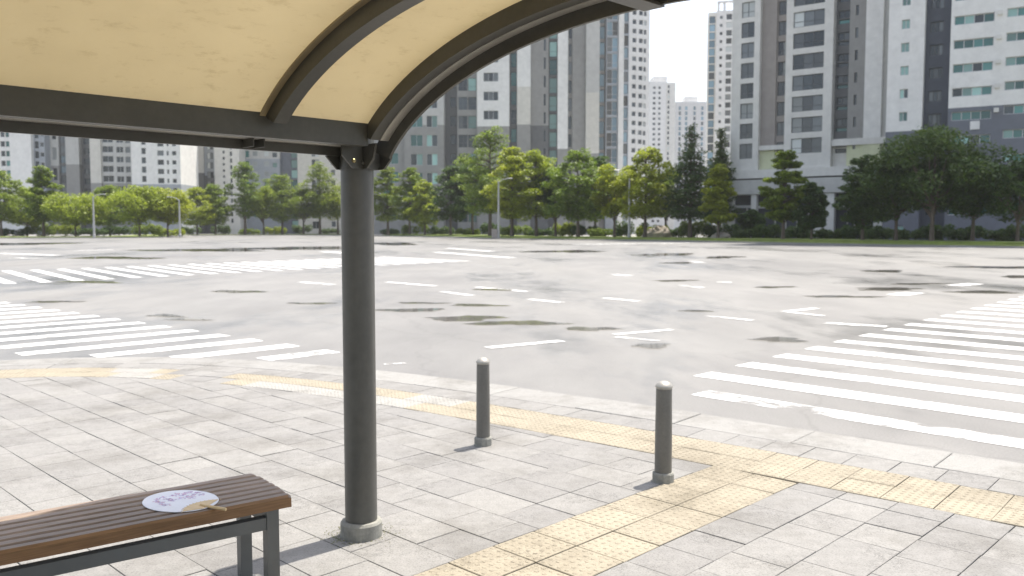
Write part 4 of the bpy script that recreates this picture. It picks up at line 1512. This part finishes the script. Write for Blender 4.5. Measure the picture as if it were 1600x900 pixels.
for k, x0 in enumerate((1160, 1170, 1205, 1222, 1240, 1258, 1320, 1332, 1344, 1357)):
    B.block('shopfront_mullion', x0, x0 + 1.6, 325, 378, 'offwhite', 2.3, 2.59)
# ---- middle: grey tower group
B = Building('apartment_tower', 'grey and white stepped apartment tower directly behind the middle trees', 760, 226, radians(-3), 66, 18)
P_ = 29.6
B.bay(580, 632, [(190, 'offwhite'), (None, 'grey')], [(598, 622, 150, 168, P_, 6, 2, 'teal', FL, 0), (606, 626, 180.5, 197, P_, 6, 2, 'grey', FL, 0)][:1], off=0.0)
B.bay(632, 694, [(196, 'lgrey'), (None, 'grey')], [(642, 661, 211, 229, P_, 4, 2, 'teal', FL, 0), (667, 684, 211, 229, P_, 4, 2, 'teal', FL, 0)], off=-0.8)
B.bay(694, 714, [(None, 'dgrey')], [(702, 711, 150, 166, P_, 6, 1, 'dark', FD, 0)], off=2.0)
B.bay(714, 746, [(None, 'grey')], [(716, 730, 151, 171, P_, 6, 2, 'dark', FD, 1), (731, 744, 151, 171, P_, 6, 1, 'teal', FD, 1)], off=0.6)
B.bay(746, 796, [(198, 'white'), (None, 'grey')], [(756, 779, 144, 158, P_, 2, 3, 'dark', FL, 0)], off=-1.0)
B.bay(796, 808, [(None, 'dgrey')], [(798, 807, 112, 134, P_, 5, 1, 'teal', FD, 1)], off=0.5)
B.bay(808, 829, [(136, 'white'), (195, 'beige'), (None, 'grey')], off=-0.6)
B.bay(829, 857, [(196, 'grey'), (None, 'dgrey')], [(849.5, 852.5, 118, 136, 28.5, 5, 1, 'dark', FD, 0)], off=0.2)
B.bay(857, 871, [(None, 'dgrey')], [(858, 870, 92, 116, 28.5, 6, 1, 'teal', FD, 1)], off=1.0)
B.bay(871, 887, [(233, 'white'), (None, 'grey')], off=-0.8)
B.bay(887, 894, [(None, 'grey')], [(888, 893, 96, 116, 28.5, 6, 1, 'dark', FD, 0)], off=0.8)
B.bay(894, 915, [(None, 'grey')], off=0.3)
B.bay(915, 936, [(145, 'lgrey'), (240, 'beige'), (None, 'grey')], off=-0.5)
# ---- blue glass tower
B = Building('glass_tower', 'blue glass tower between the grey tower and the sky gap', 955, 232, radians(4), 74, 16)
B.bay(936, 946, [(None, 'grey')], [(936.8, 945, 40, 60, 25, 9, 1, 'blue', FD, 0)], off=0.6)
B.bay(946, 965, [(None, 'bluegrey')], [(947, 964, 34, 56, 25, 9, 2, 'blue', FL, 1)], off=-0.4)
B.bay(965, 973, [(None, 'white')], off=-0.8)
B.bay(973, 982, [(None, 'bluegrey')], [(973.8, 981, 36, 52, 19, 12, 1, 'blue', FD, 0)], off=0.4)
# ---- white tower next to it
B = Building('apartment_tower', 'pale tower with small punched windows at the left of the sky gap', 998, 256, radians(18), 100, 16)
B.bay(981, 1013.5, [(None, 'white')], [(987, 993, 30, 37.5, 14.5, 18, 1, 'dark', FL, 0), (997, 1003, 31, 38.5, 14.5, 18, 1, 'dark', FL, 0), (1004.5, 1008.5, 32, 39.5, 14.5, 18, 1, 'grey', FL, 0)], off=0.0)
# ---- distant towers in the gap
B = Building('distant_tower', 'far pale tower with stepped roof, left one in the sky gap', 1034, 440, 0.1, None or 0, 18)
B.top = B.sz(1034, 128)
B.bay(1014, 1040, [(None, 'pale')], [(1019.5, 1024, 135, 139, 8.1, 26, 1, 'grey', FL, 0), (1028, 1032, 135, 139, 8.1, 26, 1, 'grey', FL, 0)])
B.bay(1040, 1056, [(None, 'offwhite')], [(1044, 1047, 140, 145, 8.1, 26, 1, 'grey', FL, 0)], off=1.5)
B.block('roof_block', 1024, 1044, 118, 128, 'pale', 3, 12)
B = Building('distant_tower', 'far grey-white tower, lower right one in the sky gap', 1080, 560, 0.0, 0, 18)
B.top = B.sz(1080, 159)
B.bay(1056, 1103, [(None, 'pale')], [(1060, 1064, 166, 172, 8.0, 22, 1, 'blue', FL, 0), (1070, 1074, 166, 172, 8.0, 22, 1, 'blue', FL, 0), (1083, 1087, 166, 172, 8.0, 22, 1, 'blue', FL, 0), (1095, 1099, 166, 172, 8.0, 22, 1, 'blue', FL, 0)])
B.block('roof_block', 1071, 1091, 150, 159, 'pale', 3, 12)
B = Building('apartment_tower', 'tall slim pale tower with open roof frame at the right of the sky gap', 1128, 270, radians(-12), 0, 16)
B.top = B.sz(1128, 17)
B.bay(1104, 1117, [(None, 'offwhite')], [(1106, 1115, 25, 36, 12.6, 26, 1, 'blue', FD, 0)], off=0.6, top=B.sz(1110, 19))
B.bay(1117, 1160, [(None, 'pale')], [(1122, 1126.5, 25, 30, 12.6, 26, 1, 'grey', FL, 0), (1132, 1141, 22, 31, 12.6, 26, 1, 'grey', FL, 0)], off=-0.3)
for x0, x1 in ((1118, 1121.5), (1127, 1131), (1146, 1150)):
    B.block('roof_post', x0, x1, 4, 17, 'pale', 0.0, 0.8)
B.block('roof_beam', 1118, 1150, 1, 4.5, 'pale', 0.0, 0.8)
# ---- left row behind the trees
B = Building('apartment_block', 'white block with teal windows at the far left edge', 20, 258, 0.0, 60, 14)
B.bay(-70, 15.5, [(None, 'white')], [(-2, 5, 205, 214, 15.2, 8, 1, 'dark', FL, 0), (6, 14.5, 205, 214, 15.2, 8, 1, 'mint', FL, 0), (-40, -20, 205, 214, 15.2, 8, 2, 'mint', FL, 0)], off=0.5)
B.bay(15.5, 49, [(None, 'white')], off=-0.6)
B.bay(49, 66, [(None, 'bluegrey')], [(50, 57, 204, 216, 15.8, 8, 1, 'dark', FL, 0), (59, 65, 206, 213, 15.8, 8, 1, 'grey', FL, 0)], off=0.9)
B = Building('apartment_block', 'greenish grey block with a dark stair slot, left of the window grid', 100, 262, 0.0, 60, 14)
B.bay(66, 90, [(259, 'lgrey'), (None, 'grey')], [(72, 74, 232, 242, 30, 3, 1, 'mint', FL, 0), (80, 87, 230, 250, 32, 3, 1, 'grey', FL, 0)], off=0.0)
B.bay(90, 102, [(None, 'dgrey')], [(91, 101, 211, 223, 15.8, 8, 2, 'blue', FD, 0)], off=0.6)
B.bay(102, 123, [(257, 'lgrey'), (None, 'grey')], off=-0.4)
B.bay(123, 140, [(None, 'dgrey')], [(126, 137, 215, 225, 15.8, 8, 2, 'dark', FD, 0)], off=1.4)
B = Building('apartment_block', 'beige block with a grid of dark windows under the canopy beam', 172, 256, 0.0, 60, 14)
B.bay(140, 157, [(286, 'beige'), (None, 'grey')], off=-0.4)
B.bay(157, 204, [(286, 'lgrey'), (None, 'grey')], [(158, 175, 228, 238, 15.4, 7, 2, 'dark', FL, 0), (180, 191, 229, 238.5, 15.4, 7, 2, 'dark', FL, 0), (194, 202, 229, 239, 15.4, 7, 1, 'dark', FL, 0)], off=0.2)
B = Building('apartment_block', 'bright white block with four columns of dark windows', 240, 250, 0.0, 60, 14)
B.bay(204, 281, [(288, 'white'), (None, 'bluegrey')], [(220, 227, 231, 241, 14.6, 7, 1, 'dark', FL, 0), (245, 255, 235, 243.5, 14.4, 7, 1, 'dark', FL, 0), (259.5, 263, 236, 243, 14.4, 7, 1, 'dark', FL, 0), (268, 274.5, 236, 243, 14.4, 7, 1, 'dark', FL, 0)], off=-0.2)
B = Building('apartment_block', 'narrow tan and grey block between two white blocks', 308, 276, 0.0, 60, 14)
B.bay(281, 300, [(282, 'beige'), (None, 'grey')], [(285, 290, 240, 252, 15, 6, 1, 'grey', FL, 0)], off=0.2)
B.bay(300, 316, [(270, 'lgrey'), (None, 'dgrey')], [(303, 306, 242, 252, 15, 6, 1, 'dark', FL, 0)], off=0.6)
B.bay(316, 334, [(274, 'bluegrey'), (None, 'dgrey')], [(320, 330, 238, 248, 15, 6, 2, 'grey', FD, 0)], off=1.2)
B = Building('apartment_block', 'cream block with two columns of small square windows', 352, 272, 0.0, 60, 14)
B.bay(334, 373, [(None, 'offwhite')], [(347, 350.5, 245, 249.5, 9.6, 10, 1, 'dark', FL, 0), (358.5, 362, 237, 244, 10.5, 10, 1, 'dark', FL, 0)], off=-0.3)
B = Building('apartment_block', 'blue-grey block with a deep dark recess left of the post', 415, 278, 0.0, 60, 14)
B.bay(373, 436, [(248, 'lgrey'), (None, 'bluegrey')], [(376, 388, 235, 246, 16, 6, 2, 'teal', FL, 0), (393, 401, 236, 244, 16, 6, 1, 'mint', FL, 0), (411, 419, 236, 244, 16, 6, 1, 'mint', FL, 0), (424, 432, 238, 246, 16, 6, 1, 'teal', FL, 0)], off=0.2)
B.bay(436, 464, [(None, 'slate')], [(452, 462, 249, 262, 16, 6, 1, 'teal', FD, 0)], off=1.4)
B = Building('apartment_block', 'beige block with few windows just left of the shelter post', 500, 276, 0.0, 60, 14)
B.bay(464, 590, [(None, 'beige')], [(486, 498, 249, 261, 16.2, 6, 2, 'grey', FL, 0), (516, 523, 249, 258, 16.2, 6, 1, 'grey', FL, 0), (545, 556, 249, 261, 16.2, 6, 1, 'grey', FL, 0)], off=-0.2)

# ================================================================== summer haze
hb_ = MB()
hb_.box(-420, 420, -60, 700, -1.4, 135)
hm = bpy.data.materials.new('haze_air')
hm.use_nodes = True
ht = hm.node_tree
for n in list(ht.nodes):
    ht.nodes.remove(n)
ho = ht.nodes.new('ShaderNodeOutputMaterial')
hv = ht.nodes.new('ShaderNodeVolumePrincipled')
hv.inputs['Color'].default_value = (0.95, 0.97, 1.0, 1)
hv.inputs['Density'].default_value = 0.00013
hv.inputs['Anisotropy'].default_value = 0.2
ht.links.new(hv.outputs[0], ho.inputs['Volume'])
haze = put('haze', hb_.mesh('haze', hm))
haze['kind'] = 'stuff'
